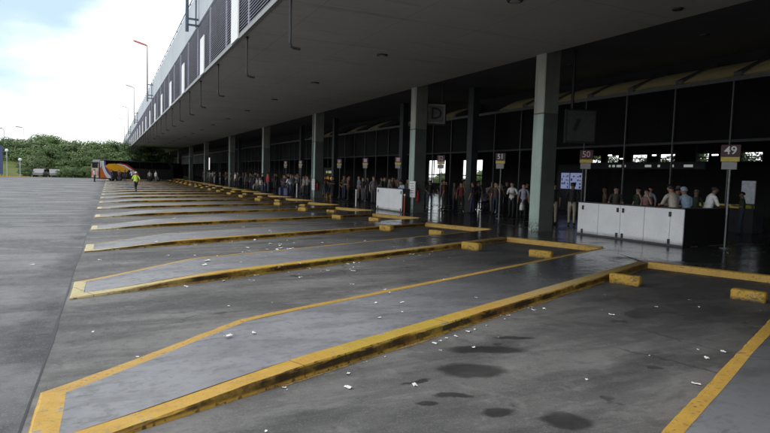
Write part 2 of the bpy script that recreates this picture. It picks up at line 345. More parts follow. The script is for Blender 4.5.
Y0=lambda i: {0:-.85,1:4.65,2:10.15,3:15.6,4:20.9,5:26.1,6:31.3}.get(i, 31.3+5.3*(i-6))
NB=38
ZT=.13; XH=11.75
near=lambda i,x: Y0(i)+.43*x
FW=lambda i: 2.2 if i else 2.2
far=lambda i,x: Y0(i)+2.2+.425*x
def headpt(i):      # the bay in front of island i: corner on this island, then the corner on island i-1
    a=Vector((XH,near(i,XH))); 
    # far edge of island i-1:  y = Y0(i-1)+2.2+.425 x ; walk from a along V
    b=Y0(i-1)+2.2; t=(a.y-b-.425*a.x)/(-V.y+.425*V.x); return a, a+V*t
def kerb_strip(mb, pts, w, side, z0=0., z1=ZT, step=.35, jit=.010, seed=0):
    """rounded kerb along pts; pts = outer foot line, the top runs w to the given side (unit 2d vectors per point averaged)"""
    P=[]
    for a,b in zip(pts[:-1],pts[1:]):
        a=Vector(a);b=Vector(b);n=max(1,int((b-a).length/step))
        for k in range(n): P.append(a.lerp(b,k/n))
    P.append(Vector(pts[-1]))
    rings=[]
    for k,p in enumerate(P):
        d=(P[min(k+1,len(P)-1)]-P[max(k-1,0)]).normalized(); s=Vector((-d.y,d.x))*side
        j=lambda q: jit*noise.noise((p.x*1.7+q*9.1+seed,p.y*1.7,q*3.3))
        e=max(0,noise.noise((p.x*2.3+seed,p.y*2.3,7)))*.045          # chipped arris
        prof=[(0+j(1),z0-.02),(0.004+j(1),z0+.05),(.008+j(2),z1-.022-e),(.026+e*.8+j(3),z1+j(4)*.3),(w+j(5)*2,z1+.001),(w+j(5)*2,z0-.02)]
        rings.append([(p.x+s.x*u,p.y+s.y*u,z) for u,z in prof])
    if side<0: rings=[r[::-1] for r in rings]
    mb.loft(rings)

def sstep(t): t=max(0,min(1,t)); return t*t*(3-2*t)
zt=lambda x: .035+(ZT-.035)*sstep((x+.6)/2.6)          # the island ramps down to its tip
def kerb_ring(mb, outer, inner, step, seed, jit=.010):
    """one kerb following matched outer and inner corner points, rounded arris, worn and slightly uneven"""
    rings=[]
    pts=[]
    for a,b,c,d in zip(outer[:-1],outer[1:],inner[:-1],inner[1:]):
        a,b,c,d=map(Vector,(a,b,c,d)); n=max(1,int((b-a).length/step))
        for k in range(n): pts.append((a.lerp(b,k/n),c.lerp(d,k/n)))
    pts.append((Vector(outer[-1]),Vector(inner[-1])))
    for o,q in pts:
        w=(q-o).length; u=(q-o)/w; z1=zt(o.x); h=z1
        j=lambda t: jit*noise.noise((o.x*1.7+t*9.1+seed,o.y*1.7,t*3.3))
        e=(max(0,noise.noise((o.x*2.3+seed,o.y*2.3,7)))*.06+max(0,noise.noise((o.x*7.1+seed,o.y*7.1,1))-.15)*.05)*min(1,h/.1); e2=max(0,noise.noise((o.x*5.3+seed,o.y*5.3,3)))*.02
        prof=[(j(1)*2.2-.006,-.02),(j(6)*1.6,h*.35),(.008+j(2),h-.02*min(1,h/.1)-e*.8),(.024+e*.7+e2+j(3),h+j(4)*.25),(w*.55,h+.002),(w+j(5)*1.6,z1+.0015),(w+j(5)*1.6,-.02)]
        rings.append([(o.x+u.x*t,o.y+u.y*t,z) for t,z in prof])
    mb.loft(rings)
islands=[]
for i in range(0,NB):
    lod=.11 if i<3 else .22 if i<4 else (.5 if i<9 else 3.); wn=.28 if i<3 else .20; wf=.155 if i<2 else (.11 if i<4 else .07); wt=.21 if i<2 else .19
    tx=-.57
    nb=headpt(i+1)[1]; b2=(nb.x,nb.y); cy=far(i,tx)-.80
    A=(XH,near(i,XH)); B=(tx,near(i,tx)); C=(tx,cy); D=(1.53,far(i,1.53)); E=b2
    A2=(XH,near(i,XH)+wn); B2=(tx+wt,near(i,tx+wt)+wn); C2=(tx+wt,cy-.06+wt*.9-wf*1.45); D2=(1.60,far(i,1.60)-wf*1.12); E2=(b2[0]-.001,far(i,b2[0])-wf*1.1)
    # concrete top as strips between the near and the far kerb
    top=MB(); xs=[B2[0]]+[B2[0]+(1.60-B2[0])*k/6 for k in range(1,7)]+[1.6+(XH-1.6)*k/8 for k in range(1,9)]
    lo=lambda x: near(i,x)+wn; hi=lambda x: (C2[1]+(D2[1]-C2[1])*(x-C2[0])/(D2[0]-C2[0])) if x<=1.6 else far(i,x)-wf*1.1
    vs=[]
    for x in xs: vs += [(x,lo(x)-.005,zt(x)-.002),(x,hi(x)+.005,zt(x)-.002)]
    fs=[(2*k,2*k+2,2*k+3,2*k+1) for k in range(len(xs)-1)]
    m0=len(vs); vs += [(b2[0],hi(b2[0])+.005,ZT-.002)]; fs.append((m0-2,m0,m0-1))
    top.add(vs,fs)
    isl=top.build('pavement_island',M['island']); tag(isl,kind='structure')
    k1=MB(); kerb_ring(k1,[A,B,C],[A2,B2,C2],lod,i*3.1); k1.build('kerb',M['kerb'],isl)
    k2=MB(); kerb_ring(k2,[C,D,E],[C2,D2,E2],lod,i*5.7,.006); k2.build('kerb',M['line'] if i<3 else M['old_line'],isl)
    if i<12:
        mb=MB(); n=70
        for k in range(n):
            xa=-.3+(XH-.5)*k/n; xb=-.3+(XH-.5)*(k+1)/n
            g=lambda x,q: near(i,x)-.003-(.05+.04*noise.noise((x*1.3,i*4.,2)))*q
            if noise.noise((xa*.6,i*7.,5))>-.25 and xa>.6:
                mb.add([(xa,g(xa,1),.008),(xb,g(xb,1),.008),(xb,g(xb,0),.008),(xa,g(xa,0),.008)],[(0,1,2,3)])
        tag(mb.build('road_marking',M['old_line']),kind='structure')
    islands.append(isl)
# platform with its saw-tooth front
pts=[]
for i in range(1,NB):
    a,b=headpt(i)
    pts += [(b.x,b.y),(a.x,a.y)]
# outline up along the saw-tooth then back along the hall
a,b=headpt(1)
poly=[(13.4,-112),(13.4,-1.0)]+pts+[(13.4,232),(45,232),(45,-112)]
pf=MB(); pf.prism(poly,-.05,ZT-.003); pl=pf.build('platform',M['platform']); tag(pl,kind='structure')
for i in range(1,NB):
    a,b=headpt(i); mb=MB(); kerb_strip(mb,[(b.x-U.x*.012,b.y-U.y*.012),(a.x-U.x*.012,a.y-U.y*.012)],.2,-1,z1=ZT+.022,step=.35 if i<8 else 3,seed=i*2.2)
    tag(mb.build('kerb',M['line']),kind='structure')
# wheel stops, two in each bay
ws=MB(); ws.bevbox((-.1,-.29,0),(.1,.29,.2),.022); ws_me=ws.mesh('wheel_stop',None)
ws_me.materials.clear()
def stopmat():
    m=NT('wheel_stop_paint'); p=m.pos(); n=m.noise(p,5.,5,.7); f=m.noise(p,20.,4,.7)
    c=m.mix(m.ramp(n,.3,.7),(.52,.30,.03),(.60,.38,.06)); c=m.mix(m.ramp(f,.53,.64,0,.85),c,(.09,.07,.04)); sc=m.noise(m.mapped(p,scale=(1,1,2.5)),2.6,5,.6); c=m.mix(m.ramp(sc,.54,.64,0,.75),c,(.05,.04,.025)); c=m.mix(m.ramp(m.noise(p,9.,5,.7),.62,.68,0,.8),c,(.3,.29,.27)); x=m.xyz(p)
    c=m.mix(m.math('MULTIPLY',m.ramp(x[2],.09,.0),m.ramp(n,.3,.6)),c,(.06,.045,.025)); m.set(Base_Color=c,Roughness=.5); m.bump(f,.3,.01); return m.mat
ws_me.materials.append(stopmat())
for i in range(1,22):
    for j,(du,dv) in enumerate([(9.98+.1,.42),(10.17+.1,2.5)]):
        o=link('wheel_stop',ws_me); p=Vector((0,Y0(i)))+U*(du-(.12 if i>1 else 0)+random.uniform(-.06,.06))+V*(dv+random.uniform(-.05,.05)); o.location=(p.x,p.y,.006)
        o.rotation_euler.z=ANG+random.uniform(-.06,.06); o.scale=(random.uniform(.9,1.1),random.uniform(.93,1.1),random.uniform(.9,1.08))
        tag(o,'yellow concrete wheel stop, %s one of the pair in the %s bay from the camera'%('farther' if j==0 else 'nearer',ORD[i-1]) if i>1 else 'yellow concrete wheel stop, %s of the two in the bay nearest the camera'%('farther' if j==0 else 'nearer'),'wheel stop','yellow wheel stops at the bay heads')
# painted kerb line of the far road edge
mb=MB()
for k in range(40):
    x=-60+k*1.2; mb.box((x,112.0,0),(x+1.17,112.3,.14))
tag(mb.build('kerb',M['line']),kind='structure')

# ------------------------------------------------------------------ terminal building
T=thing('bus_terminal','long concrete bus terminal with louvred fascia and deep flat canopy over the bays','terminal',(4.1,0,0))
def part(name,mb,mat,parent=None,smooth=False):
    o=mb.build(name,mat,parent or T,smooth)
    if (parent or T) is T: o.matrix_parent_inverse=Matrix.Translation((-4.1,0,0))
    return o
YA,YB=-110,225
XF=4.13; ZS=6.7; XC=14.4
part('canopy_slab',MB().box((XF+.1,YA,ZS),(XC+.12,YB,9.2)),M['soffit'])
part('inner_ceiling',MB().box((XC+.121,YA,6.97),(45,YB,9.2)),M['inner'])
mb=MB(); mb.box((XF-.05,YA,ZS-.03),(XF+.097,YB,ZS+.12)); part('fascia_trim',mb,M['metal'])
part('louvre_backing',MB().box((XF+.04,YA,ZS+.122),(XF+.098,YB,9.4)),M['back'])
mb=MB(); ns=25
for k in range(ns):
    z=ZS+.17+k*(9.36-ZS-.2)/ns; 
    vs=[]; 
    for y in (YA,YB): vs+=[(XF-.035,y,z),(XF-.028,y,z-.012),(XF+.036,y,z+.038),(XF+.030,y,z+.050)]
    mb.add(vs,[(0,1,2,3),(7,6,5,4),(0,4,5,1),(1,5,6,2),(2,6,7,3),(3,7,4,0)])
part('louvre_band',mb,M['slat'])
for k in range(-12,52):
    y=19.3+4.05*k
    if YA<y<YB: part('louvre_post',MB().box((XF-.042,y-.02,ZS+.122),(XF+.039,y+.02,9.398)),M['slat'])
for k in range(-5,26):
    y=21.35+8.1*k
    if k<-2 or k>21: continue
    part('white_slot',MB().box((XF-.10,y-.62,ZS-.01),(XF-.052,y+.62,8.45)),M['white'])
mb=MB(); mb.box((XF-.06,YA,9.401),(XF+.35,YB,9.50)); mb.box((XF-.02,YA,9.501),(XF+.2,YB,11.22)); part('parapet',mb,M['parapet'])
part('roof_deck',MB().box((XF+.351,YA,9.201),(45,YB,9.45)),M['parapet'])
mb=MB(); mb.tube([(XF+.1,YA,11.62),(XF+.1,YB,11.62)],.03,6)
for k in range(0,136): mb.tube([(XF+.1,YA+1+k*2.45,11.2),(XF+.1,YA+1+k*2.45,11.62)],.02,5)
part('roof_rail',mb,M['dmetal'])
# ceiling downlights
for k in range(-3,18):
    y=12.4+8.1*k
    if y<-12: continue
    mb=MB(); mb.tube([(9.5,y,ZS-.045),(9.5,y,ZS+.01)],[.2,.23],18); d=part('downlight',mb,M['dmetal'])
    rg=MB(); rg.tube([(9.5,y,ZS-.06),(9.5,y,ZS-.046)],[.13,.14],14); rg.build('lens',M['gplate'],d); d.children[0].matrix_parent_inverse=Matrix()
for y in (10.8,12.9,19.,21.): part('downlight',MB().tube([(13.6 if y<12 else 17.6,y,(ZS if y<12 else 6.97)-.04),(13.6 if y<12 else 17.6,y,(ZS if y<12 else 6.97)+.01)],[.13,.15],14),M['dmetal'])
# drain pipes hanging along the edge
for k in range(-4,32):
    y=[15.05,20.4,26.3,31.7,36.4][k] if 0<=k<5 else (15.05+5.4*k if k<0 else 36.4+5.35*(k-4))
    mb=MB(); mb.tube([(XF+.16,y,ZS+.02),(XF+.16,y,5.45),(XF+.19,y,5.37),(XF+.26,y,5.34),(XF+.44,y,5.33)],.038,8)
    mb.tube([(XF+.16,y,ZS-.02),(XF+.16,y,ZS-.06)],.062,8)
    part('drain_pipe',mb,M['dmetal'],smooth=False)
# columns
COLY=[17.1,27.0,43.3,60.1,78.7,101.5,122.,143.,165.,188.]
for k,y in enumerate(COLY):
    mb=MB(); mb.prism([(14.40+.03,y-.28),(14.40,y-.25),(14.4,y+.25),(14.43,y+.28),(15.09,y+.28),(15.12,y+.25),(15.12,y-.25),(15.09,y-.28)],ZT-.02,ZS if k<0 else ZS+.02)
    mb.v=[(x,yy,z if z<1 else (6.70 if x<XC+.12 else 6.70)) for x,yy,z in mb.v]
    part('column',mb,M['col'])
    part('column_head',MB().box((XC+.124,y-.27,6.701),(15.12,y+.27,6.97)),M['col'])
    # slim downpipe strapped to the column
    mb=MB(); mb.tube([(14.34,y+.12,.13),(14.34,y+.12,6.69)],.045,8); 
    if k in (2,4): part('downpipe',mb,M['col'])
# glazed hall front
XG=19.0
mul=[12.7+2.22*k for k in range(-12,95)]
mul=[y for y in mul if YA+1<y<222]
part('dark_glazing',MB().box((XG+.02,YA,3.62),(XG+.05,YB,5.58)),M['glass'])
mb=MB(); mb.box((XG-.04,YA,5.582),(XG+.1,YB,5.72)); part('head_rail',mb,M['mullion'])
part('transom',MB().box((XG-.03,YA,3.53),(XG+.1,YB,3.618)),M['back'])
# countable mullions: the ones that show
vis=[y for y in mul if 8<y<150]
for y in vis: part('mullion',MB().box((XG-.05,y-.022,.13),(XG+.018,y+.022,5.58)),M['mullion'])
# warm sloping panels over the glazing with ribs between
for k,y in enumerate(mul):
    if not (6<y<62) or (y>22 and k%5 in (1,3,4)): continue
    y2=y+2.22
    mb=MB(); n=8; vs=[]
    for t in range(n+1):
        s=t/n; bow=.09*math.sin(math.pi*s)
        vs.append((XG+.12+1.95*s,s*.80+5.73+bow,))
    pv=[]; 
    for (x,z) in vs: pv += [(x,y+.14,z),(x,y2-.14,z),(x,y+.14,z+.06),(x,y2-.14,z+.06)]
    fs=[]
    for t in range(n):
        a=4*t;b=4*t+4; fs += [(a,a+1,b+1,b),(a+2,b+2,b+3,a+3),(a,b,b+2,a+2),(a+1,a+3,b+3,b+1)]
    mb.add(pv,fs); part('sloping_panel',mb,M['strip'])
    rb=MB(); rb.extrude_x([(0,0)],0,0) if False else None
    rv=[(XG+.12,y-.14,5.70),(XG+.12,y+.14,5.70),(XG+2.05,y+.14,6.35),(XG+2.05,y-.14,6.35),(XG+.12,y-.14,5.9),(XG+.12,y+.14,5.9),(XG+2.05,y+.14,6.72),(XG+2.05,y-.14,6.72)]
    rb.add(rv,[(0,3,2,1),(4,5,6,7),(0,1,5,4),(1,2,6,5),(2,3,7,6),(3,0,4,7)]); part('rib',rb,M['inner'])
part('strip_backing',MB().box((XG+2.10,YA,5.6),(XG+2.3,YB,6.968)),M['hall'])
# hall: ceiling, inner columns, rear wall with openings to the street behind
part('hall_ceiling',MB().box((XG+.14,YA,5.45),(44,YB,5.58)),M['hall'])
mb=MB(); XR=38.
ops=[(54.2,58.4,1.3,4.15),(62.2,66.6,1.3,4.2)]
def wall_seg(y0,y1,z0,z1): mb.box((XR,y0,z0),(XR+.25,y1,z1))
segs=[(YA,22.3,0)]; 
wall_seg(YA,21.5,.1,5.45); 
wall_seg(21.5,41.,.1,3.72); wall_seg(21.5,41.,4.3,5.45)
for a,b in [(21.5,23.2),(24.6,26.9),(27.8,29.6),(31.,32.1),(33.6,34.9),(36.2,36.8),(38.1,41.)]: wall_seg(a,b,3.72,4.3)
wall_seg(41.,54.2,.1,5.45); wall_seg(54.2,58.4,4.15,5.45); wall_seg(54.2,58.4,.1,1.3); wall_seg(58.4,62.2,.1,5.45); wall_seg(62.2,66.6,4.2,5.45); wall_seg(62.2,66.6,.1,1.3); wall_seg(66.6,YB,.1,5.45)
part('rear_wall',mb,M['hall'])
part('window_bar',MB().box((XR+.08,21.5,3.98),(XR+.13,41.,4.04)),M['dmetal'])
for (a,b,z0,z1) in ops:
    fr=MB(); n=3
    for k in range(n+1):
        y=a+(b-a)*k/n; fr.box((XR+.05,y-.05,z0),(XR+.15,y+.05,z1))
    fr.box((XR+.06,a,2.3),(XR+.14,b,2.42)); part('door_frame',fr,M['dmetal'])
part('end_wall',MB().box((5.,226,-.05),(45,226.4,9.2)),M['hall'])
part('end_wall',MB().box((13.4,YA-.5,0),(45,YA-.1,9.2)),M['hall'])
# inner columns of the hall
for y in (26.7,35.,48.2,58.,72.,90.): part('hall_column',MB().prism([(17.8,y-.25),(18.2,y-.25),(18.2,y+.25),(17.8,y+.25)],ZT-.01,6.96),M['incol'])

# ------------------------------------------------------------------ text
def text_mesh(txt,size,ext=.004):
    cu=bpy.data.curves.new('t','FONT'); cu.body=txt; cu.size=size; cu.extrude=ext; cu.align_x='CENTER'; cu.align_y='CENTER'; cu.resolution_u=3; cu.offset=size*.012
    o=bpy.data.objects.new('t',cu); COL.objects.link(o); bpy.context.view_layer.update()
    me=bpy.data.meshes.new_from_object(o.evaluated_get(bpy.context.evaluated_depsgraph_get()))
    bpy.data.objects.remove(o); bpy.data.curves.remove(cu); return me
def put_text(txt,size,mat,parent,loc,name='lettering'):
    """text upright, facing local -X (readable from -X side)"""
    me=text_mesh(txt,size); me.materials.clear(); me.materials.append(mat)
    o=link(name,me,parent); o.location=loc; o.rotation_euler=(R(90),0,R(-90)); return o

def bay_sign(x,y,num,i,mat='letter'):
    t=thing('bay_number_sign','maroon sign numbered %s over a yellow strip on its pole'%num if num else 'small dark numbered bay sign on its pole, far down the platform','sign',(x,y,ZT),ANG,'bay number signs along the platform')
    pm=MB().tube([(.05,0,0),(.05,0,3.15)],.028,8); pm.tube([(.05,0,0),(.05,0,.02)],.14,12); pm.build('pole',M['metal'],t)
    MB().bevbox((-.03,-.27,2.80),(.02,.27,3.17),.012).build('panel',M['maroon'],t)
    MB().box((-.034,-.25,2.66),(.018,.25,2.795)).build('yellow_strip',M['yplas'],t)
    MB().box((-.03,-.19,2.42),(.015,.22,2.645)).build('lower_plate',M['gplate'],t)
    if num:
        put_text(num,.34,M[mat],t,(-.036,0,2.985))
    else: 
        MB().box((-.036,-.15,2.86),(-.031,.15,3.1)).build('number_patch',M['pinkletter'],t)
    return t
for k,(x,y,n,mt) in enumerate([(17.,11.33,'49','letter'),(17.,17.2,'50','pinkletter'),(17.,22.75,'51','letter'),(17.,28.3,'52','pinkletter')]): bay_sign(x,y,n,k,mt)
for k in range(6):
    s=bay_sign(17.,33.7+5.35*k,None,k,'pinkletter'); s['label']='small bay sign with a faded number plate, %s one beyond sign 52'%['first','second','third','fourth','fifth','sixth'][k]

def sector_sign(x,y,ch,label):
    t=thing('sector_sign',label,'sign',(x,y,0),R(-20),'square sector signs hung by the columns')
    MB().bevbox((-.55,-.06,4.82),(.55,.06,6.0),.03).build('box',M['black'],t)
    b=MB(); 
    for (x0,z0,x1,z1) in [(-.47,4.9,.47,4.98),(-.47,5.84,.47,5.92),(-.47,4.98,-.39,5.84),(.39,4.98,.47,5.84)]: b.box((x0,-.066,z0),(x1,-.0605,z1))
    b.build('border',simple('border_grey',(.26,.26,.25),.6),t)
    f=MB().box((-.389,-.064,4.981),(.389,-.0605,5.839)); f.build('face',simple('sign_dim_face',(.13,.13,.125),.6),t)
    me=text_mesh(ch,.85); me.materials.clear(); me.materials.append(M['black']); o=link('lettering',me,t); o.location=(0,-.068,5.41); o.rotation_euler=(R(90),0,0)
    MB().tube([(.3,0,6.),(.3,0,6.97)],.035,8).build('hanger',M['dmetal'],t)
    return t
sector_sign(15.75,26.9,'D','square black sign with the letter D hung beside a column')
# box hung beside the first column: dim, its mark is one slanted stroke
t=thing('sector_sign','large dim box sign with a slanted stroke hung right of the nearest column','sign',(16.1,16.7,0),R(-20),'square sector signs hung by the columns')
MB().bevbox((-.62,-.07,3.5),(.62,.07,4.78),.03).build('box',M['black'],t)
MB().box((-.54,-.078,3.58),(.54,-.0705,4.70)).build('face',simple('dim_face',(.05,.05,.05),.6),t)
mb=MB(); mb.add([(-.32,-.084,3.95),(-.18,-.084,3.95),(.0,-.084,4.42),(-.16,-.084,4.42),(-.32,-.0785,3.95),(-.18,-.0785,3.95),(.0,-.0785,4.42),(-.16,-.0785,4.42)],[(0,1,2,3),(7,6,5,4),(0,4,5,1),(1,5,6,2),(2,6,7,3),(3,7,4,0)]); mb.build('stroke',M['black'],t)
MB().tube([(-.35,0,4.78),(-.35,0,6.97)],.06,8).build('hanger',M['black'],t)
# lit strip lamps in the hall
LAMP=emit('lamp_tube',(1.,.97,.9),6.)
for (x,y,z,l) in [(24.,41.,4.2,.25),(30.,30.5,4.0,.9),(26.,21.5,3.55,.22),(26.,24.5,3.6,.25),(29.,26.4,3.55,.2),(31.,35.4,4.,.3),(26.,18.1,3.5,.3),(33.,62.,4.4,.5),(30.,68.,4.5,.4)]:
    t=thing('strip_light','short lit strip light hanging in the dark hall','light',(x,y,z),0,'lit strip lights in the hall')
    MB().box((-.05,-l/2-.03,.03),(.05,l/2+.03,.08)).build('housing',M['dmetal'],t)
    MB().tube([(0,-l/2,0),(0,l/2,0)],.03,6).build('tube',LAMP,t)
    MB().tube([(0,0,.08),(0,0,5.46-z)],.012,5).build('rod',M['dmetal'],t)

# ------------------------------------------------------------------ counters
def locker_white():
    m=NT('smudged_white_laminate'); p=m.obj(); n=m.noise(p,1.3,5,.6); f=m.noise(p,9.,5,.7)
    c=m.mix(m.ramp(n,.3,.7),(.78,.79,.83),(.88,.885,.90)); c=m.mix(m.ramp(f,.55,.75,0,.4),c,(.42,.42,.45))
    x=m.xyz(p); c=m.mix(m.math('MULTIPLY',m.ramp(x[2],.22,.02),m.ramp(n,.3,.55)),c,(.25,.24,.24)); m.set(Base_Color=c,Roughness=.35); return m.mat
LW=locker_white()
def counter(label,loc,rz,n,length,h,depth):
    """white panelled counter; front faces local -X and runs along local Y (from the far end toward -Y)"""
    t=thing('service_counter',label,'counter',loc,rz,'white panelled counters on the platform')
    w=length/n if n!=4 else .905
    for k in range(n):
        y1=-k*w-.008; y0=-(k+1)*w+.008
        p=MB().bevbox((0,y0,.06),(.05,y1,h),.006).build('door_panel',LW,t)
        edges=[]
        if k%2==0: edges=[y1-.22 if k==0 else y1-.10]
        else: edges=[y0+.10]
        if n==4 and k==3: edges=[y0+.0]
        for e in edges:
            for z in (.14,h-.17):
                MB().bevbox((-.024,e-.045,z-.075),(-.001,e+.045,z+.075),.012).build('latch',M['black'],p)
    if n==4: MB().bevbox((0,-length+.004,.06),(.05,-4*w-.004,h),.006).build('filler_panel',LW,t)
    MB().box((.012,-length,0),(.05,0,.058)).build('plinth',M['dmetal'],t)
    MB().box((-.02,-length-.01,h+.001),(.46,.01,h+.032)).build('counter_top',M['dmetal'],t)
    MB().box((.051,-length+.02,.02),(depth,-length+.06,h)).build('end_panel',M['black'],t)
    MB().box((.40,-length+.07,.02),(.44,-.06,h)).build('back_panel',M['black'],t)
    MB().box((.051,-.06,.02),(.46,-.02,h)).build('end_panel',M['black'],t)
    if depth>1: MB().box((.47,-length+.0,h+.001),(depth,-length+.35,h+.03)).build('end_shelf',M['dmetal'],t)
    return t
a=Vector((15.39,15.85)); b=Vector((15.72,11.79)); rz=math.atan2(b.x-a.x,-(b.y-a.y))
counter('long white panelled counter with black latches standing right of the nearest column',(15.39,15.85,ZT),rz,4,4.07,1.16,2.45)
counter('short white panelled counter standing beside the second column',(14.35,29.6,ZT),R(-17)+0*rz,2,3.1,1.2,.7) if False else None
t2=counter('short white panelled counter standing left of the second column',(13.75,29.9,ZT),R(2),2,3.0,1.22,.6)

# notices and extinguishers on the columns
def notice(y,label,z0=.95,x=14.40):
    t=thing('notice_board',label,'notice',(x-.04,y,0),0,'white notices strapped to columns')
    MB().bevbox((-.03,-.33,z0),(.035,.27,z0+.85),.012).build('panel',M['white'],t)
    mb=MB()
    for r in range(5): mb.box((-.034,-.24+.03*(r%2),z0+.70-r*.12),(-.0305,.2-.05*(r%3),z0+.74-r*.12))
    mb.build('printed_lines',M['gplate'],t)
    return t
notice(26.74,'white notice board with grey print fixed on the second column')
notice(43.1,'white notice board with a dark symbol fixed on the third column',.75)
def extinguisher(x,y,label):
    t=thing('fire_extinguisher',label,'extinguisher',(x,y,.75),0,'red extinguishers on columns')
    MB().tube([(0,0,0),(0,0,.02),(0,0,.48),(0,0,.56),(0,0,.6)],[.07,.085,.085,.05,.03],12).build('cylinder',M['red'],t,True)
    MB().box((-.03,-.05,.6),(.03,.05,.66)).build('valve',M['black'],t)
    MB().tube([(.03,0,.63),(.11,-.02,.55),(.11,-.03,.2)],.014,6).build('hose',M['black'],t)
    MB().box((-.05,.086,.1),(.05,.12,.5)).build('bracket',M['dmetal'],t)
extinguisher(14.62,26.6,'red fire extinguisher mounted on the second column')
extinguisher(14.62,42.9,'red fire extinguisher mounted on the third column')
# red and white post before the second column, white posts further along
def marker_post(x,y,h,mat,label,cat='post'):
    t=thing('marker_post',label,cat,(x,y,ZT)); MB().tube([(0,0,0),(0,0,.02),(0,0,.03)],[.13,.13,.06],12).build('base',M['dmetal'],t)
    MB().tube([(0,0,.03),(0,0,h)],.04,8).build('pole',mat,t); MB().ball((0,0,h),.055).build('cap',M['white'],t)
marker_post(13.7,26.3,.95,M['red'],'slim red post standing before the second column')
marker_post(13.2,31.6,1.0,M['white'],'slim white post left of the short counter')
marker_post(13.0,43.,1.05,M['white'],'white post standing by the third column')

# lit things deep in the hall
t=thing('shop_kiosk','dark kiosk with two blue-white lit windows in the hall','kiosk',(27.,29.6,.13),0)
MB().box((.05,-2.3,0),(2.,.3,3.0)).build('body',M['back'],t)
for y0,y1 in ((-.82,-.12),(-1.95,-.95)):
    w=MB().box((.0,y0,1.42),(.049,y1,2.45)).build('lit_window',emit('kiosk_glow',(.50,.60,1.),.3),t)
    mb=MB(); random.seed(5)
    for r in range(4):
        for c in range(5): 
            if random.random()<.7: mb.box((-.012,y0+.04+c*(y1-y0-.05)/5,1.46+r*.24),(-.002,y0+.02+(c+.8)*(y1-y0-.05)/5,1.46+r*.24+random.uniform(.06,.18)))
    mb.build('goods',M['blue'],w)
t=thing('lit_shop_sign','yellow-orange oval shop sign lit in the dark hall','sign',(22.,60.6,.13),0)
mb=MB(); mb.tube([(-.02,0,1.28),(.06,0,1.28)],1,24); mb.v=[(x,y*1.5,1.28+(z-1.28)*.36) for x,y,z in mb.v]; mb.build('oval_panel',emit('orange_glow',(1.,.5,.06),.5),t)
MB().box((0,-1.2,2.0),(.08,1.0,2.25)).build('green_strip',emit('green_glow',(.65,.8,.35),.35),t)
MB().box((.081,-2,0),(.5,2,2.6)).build('backing',M['back'],t)
t=thing('glow_panel','tall narrow glowing white panel put in for a bright gap between far columns','sign',(15.6,104.,.13),0)  # emissive panel put in where a bright upright gap shows
MB().box((-.05,-.35,2.0),(.05,.35,4.1)).build('glow_face',emit('white_glow',(1,1,.97),.9),t); MB().tube([(0,0,0),(0,0,2.)],.05,8).build('pole',M['dmetal'],t)
t=thing('departure_board','dark board with a row of dim white text blocks over the kiosks','board',(24.5,22.,.13),0)
MB().box((0,-4.5,2.65),(.12,3.2,3.0)).build('panel',M['back'],t)
TG=emit('text_glow',(.9,.95,.9),.28); y=-4.3; random.seed(11)
while y<3: 
    w=random.uniform(.1,.5); 
    if random.random()<.55: MB().box((-.012,y,2.74),(-.002,y+w,2.86)).build('text_block',TG,t)
    y+=w+.12
MB().tube([(.06,-4,3),(.06,-4,5.4)],.03,6).tube([(.06,3,3),(.06,3,5.4)],.03,6).build('hangers',M['dmetal'],t)
t=thing('poster_panel','tall pale poster panel standing in the hall right of sign 49','poster',(24.,15.1,.13),0)
MB().box((0,-.25,1.2),(.06,.32,2.15)).build('sheet',simple('pale_poster',(.55,.6,.68),.5),t); MB().tube([(.03,-.2,0),(.03,-.2,1.2)],.03,6).tube([(.03,.27,0),(.03,.27,1.2)],.03,6).build('stand',M['dmetal'],t)
t=thing('ticket_desk','low ticket desk with a yellow strip along its top edge','desk',(23.6,16.8,.13),0)
MB().box((0,-2.2,0),(.7,1.2,1.0)).build('body',M['back'],t); MB().box((-.02,-1.8,1.0),(.7,.7,1.14)).build('yellow_edge',simple('desk_yellow',(.75,.68,.08),.5),t)
# row of hall benches
def bench(x,y,label):
    t=thing('waiting_bench',label,'bench',(x,y,.13),0,'waiting benches on the platform')
    MB().box((-.25,-1.2,.40),(.22,1.2,.45)).build('seat',M['metal'],t); MB().box((.2,-1.2,.5),(.25,1.2,.9)).build('backrest',M['metal'],t)
    for s in (-1.05,1.05):
        MB().tube([(-.2,s,0),(-.2,s,.4)],.025,6).tube([(.2,s,0),(.23,s,.55)],.025,6).build('leg',M['dmetal'],t)
bench(20.9,28.9,'grey metal waiting bench under the man in blue')
bench(14.,59.2,'grey metal waiting bench near the fourth column')
def quick(name,label,cat,loc,build,rz=0,group=None):
    t=thing(name,label,cat,loc,rz,group); build(t); return t
def bag(t,mat):
    mb=MB(); rings=[]
    for k,(z,w,d) in enumerate([(0,.17,.09),(.05,.2,.11),(.22,.18,.1),(.38,.13,.05)]):
        rings.append([(w*math.cos(a)*(1+.12*math.sin(3*a+k)),d*math.sin(a)*(1+.15*math.cos(2*a+k)),z) for a in [i*2*math.pi/14 for i in range(14)]])
    mb.loft(rings).build('sack',mat,t,True); MB().tube([(-.08,0,.37),(-.06,0,.5),(.0,0,.55),(.06,0,.5),(.08,0,.37)],.012,6).build('handle',mat,t)
quick('carrier_bag','white plastic carrier bag standing by the nearest column','bag',(14.9,17.75,ZT+.62),lambda t:None) if False else None
def suitcase(t,mat):
    MB().bevbox((-.14,-.24,.05),(.14,.24,.68),.05).build('shell',mat,t); MB().tube([(0,-.14,.66),(0,-.14,.95),(0,.14,.95),(0,.14,.66)],.012,6).build('handle',M['dmetal'],t)
    for s in (-.2,.2): MB().tube([(-.1,s,.04),(-.06,s,.04)],.04,8).build('wheel',M['black'],t)
quick('suitcase','tall dark blue suitcase standing right of the red shirt','suitcase',(12.9,47.2,ZT),lambda t:suitcase(t,M['navy']))
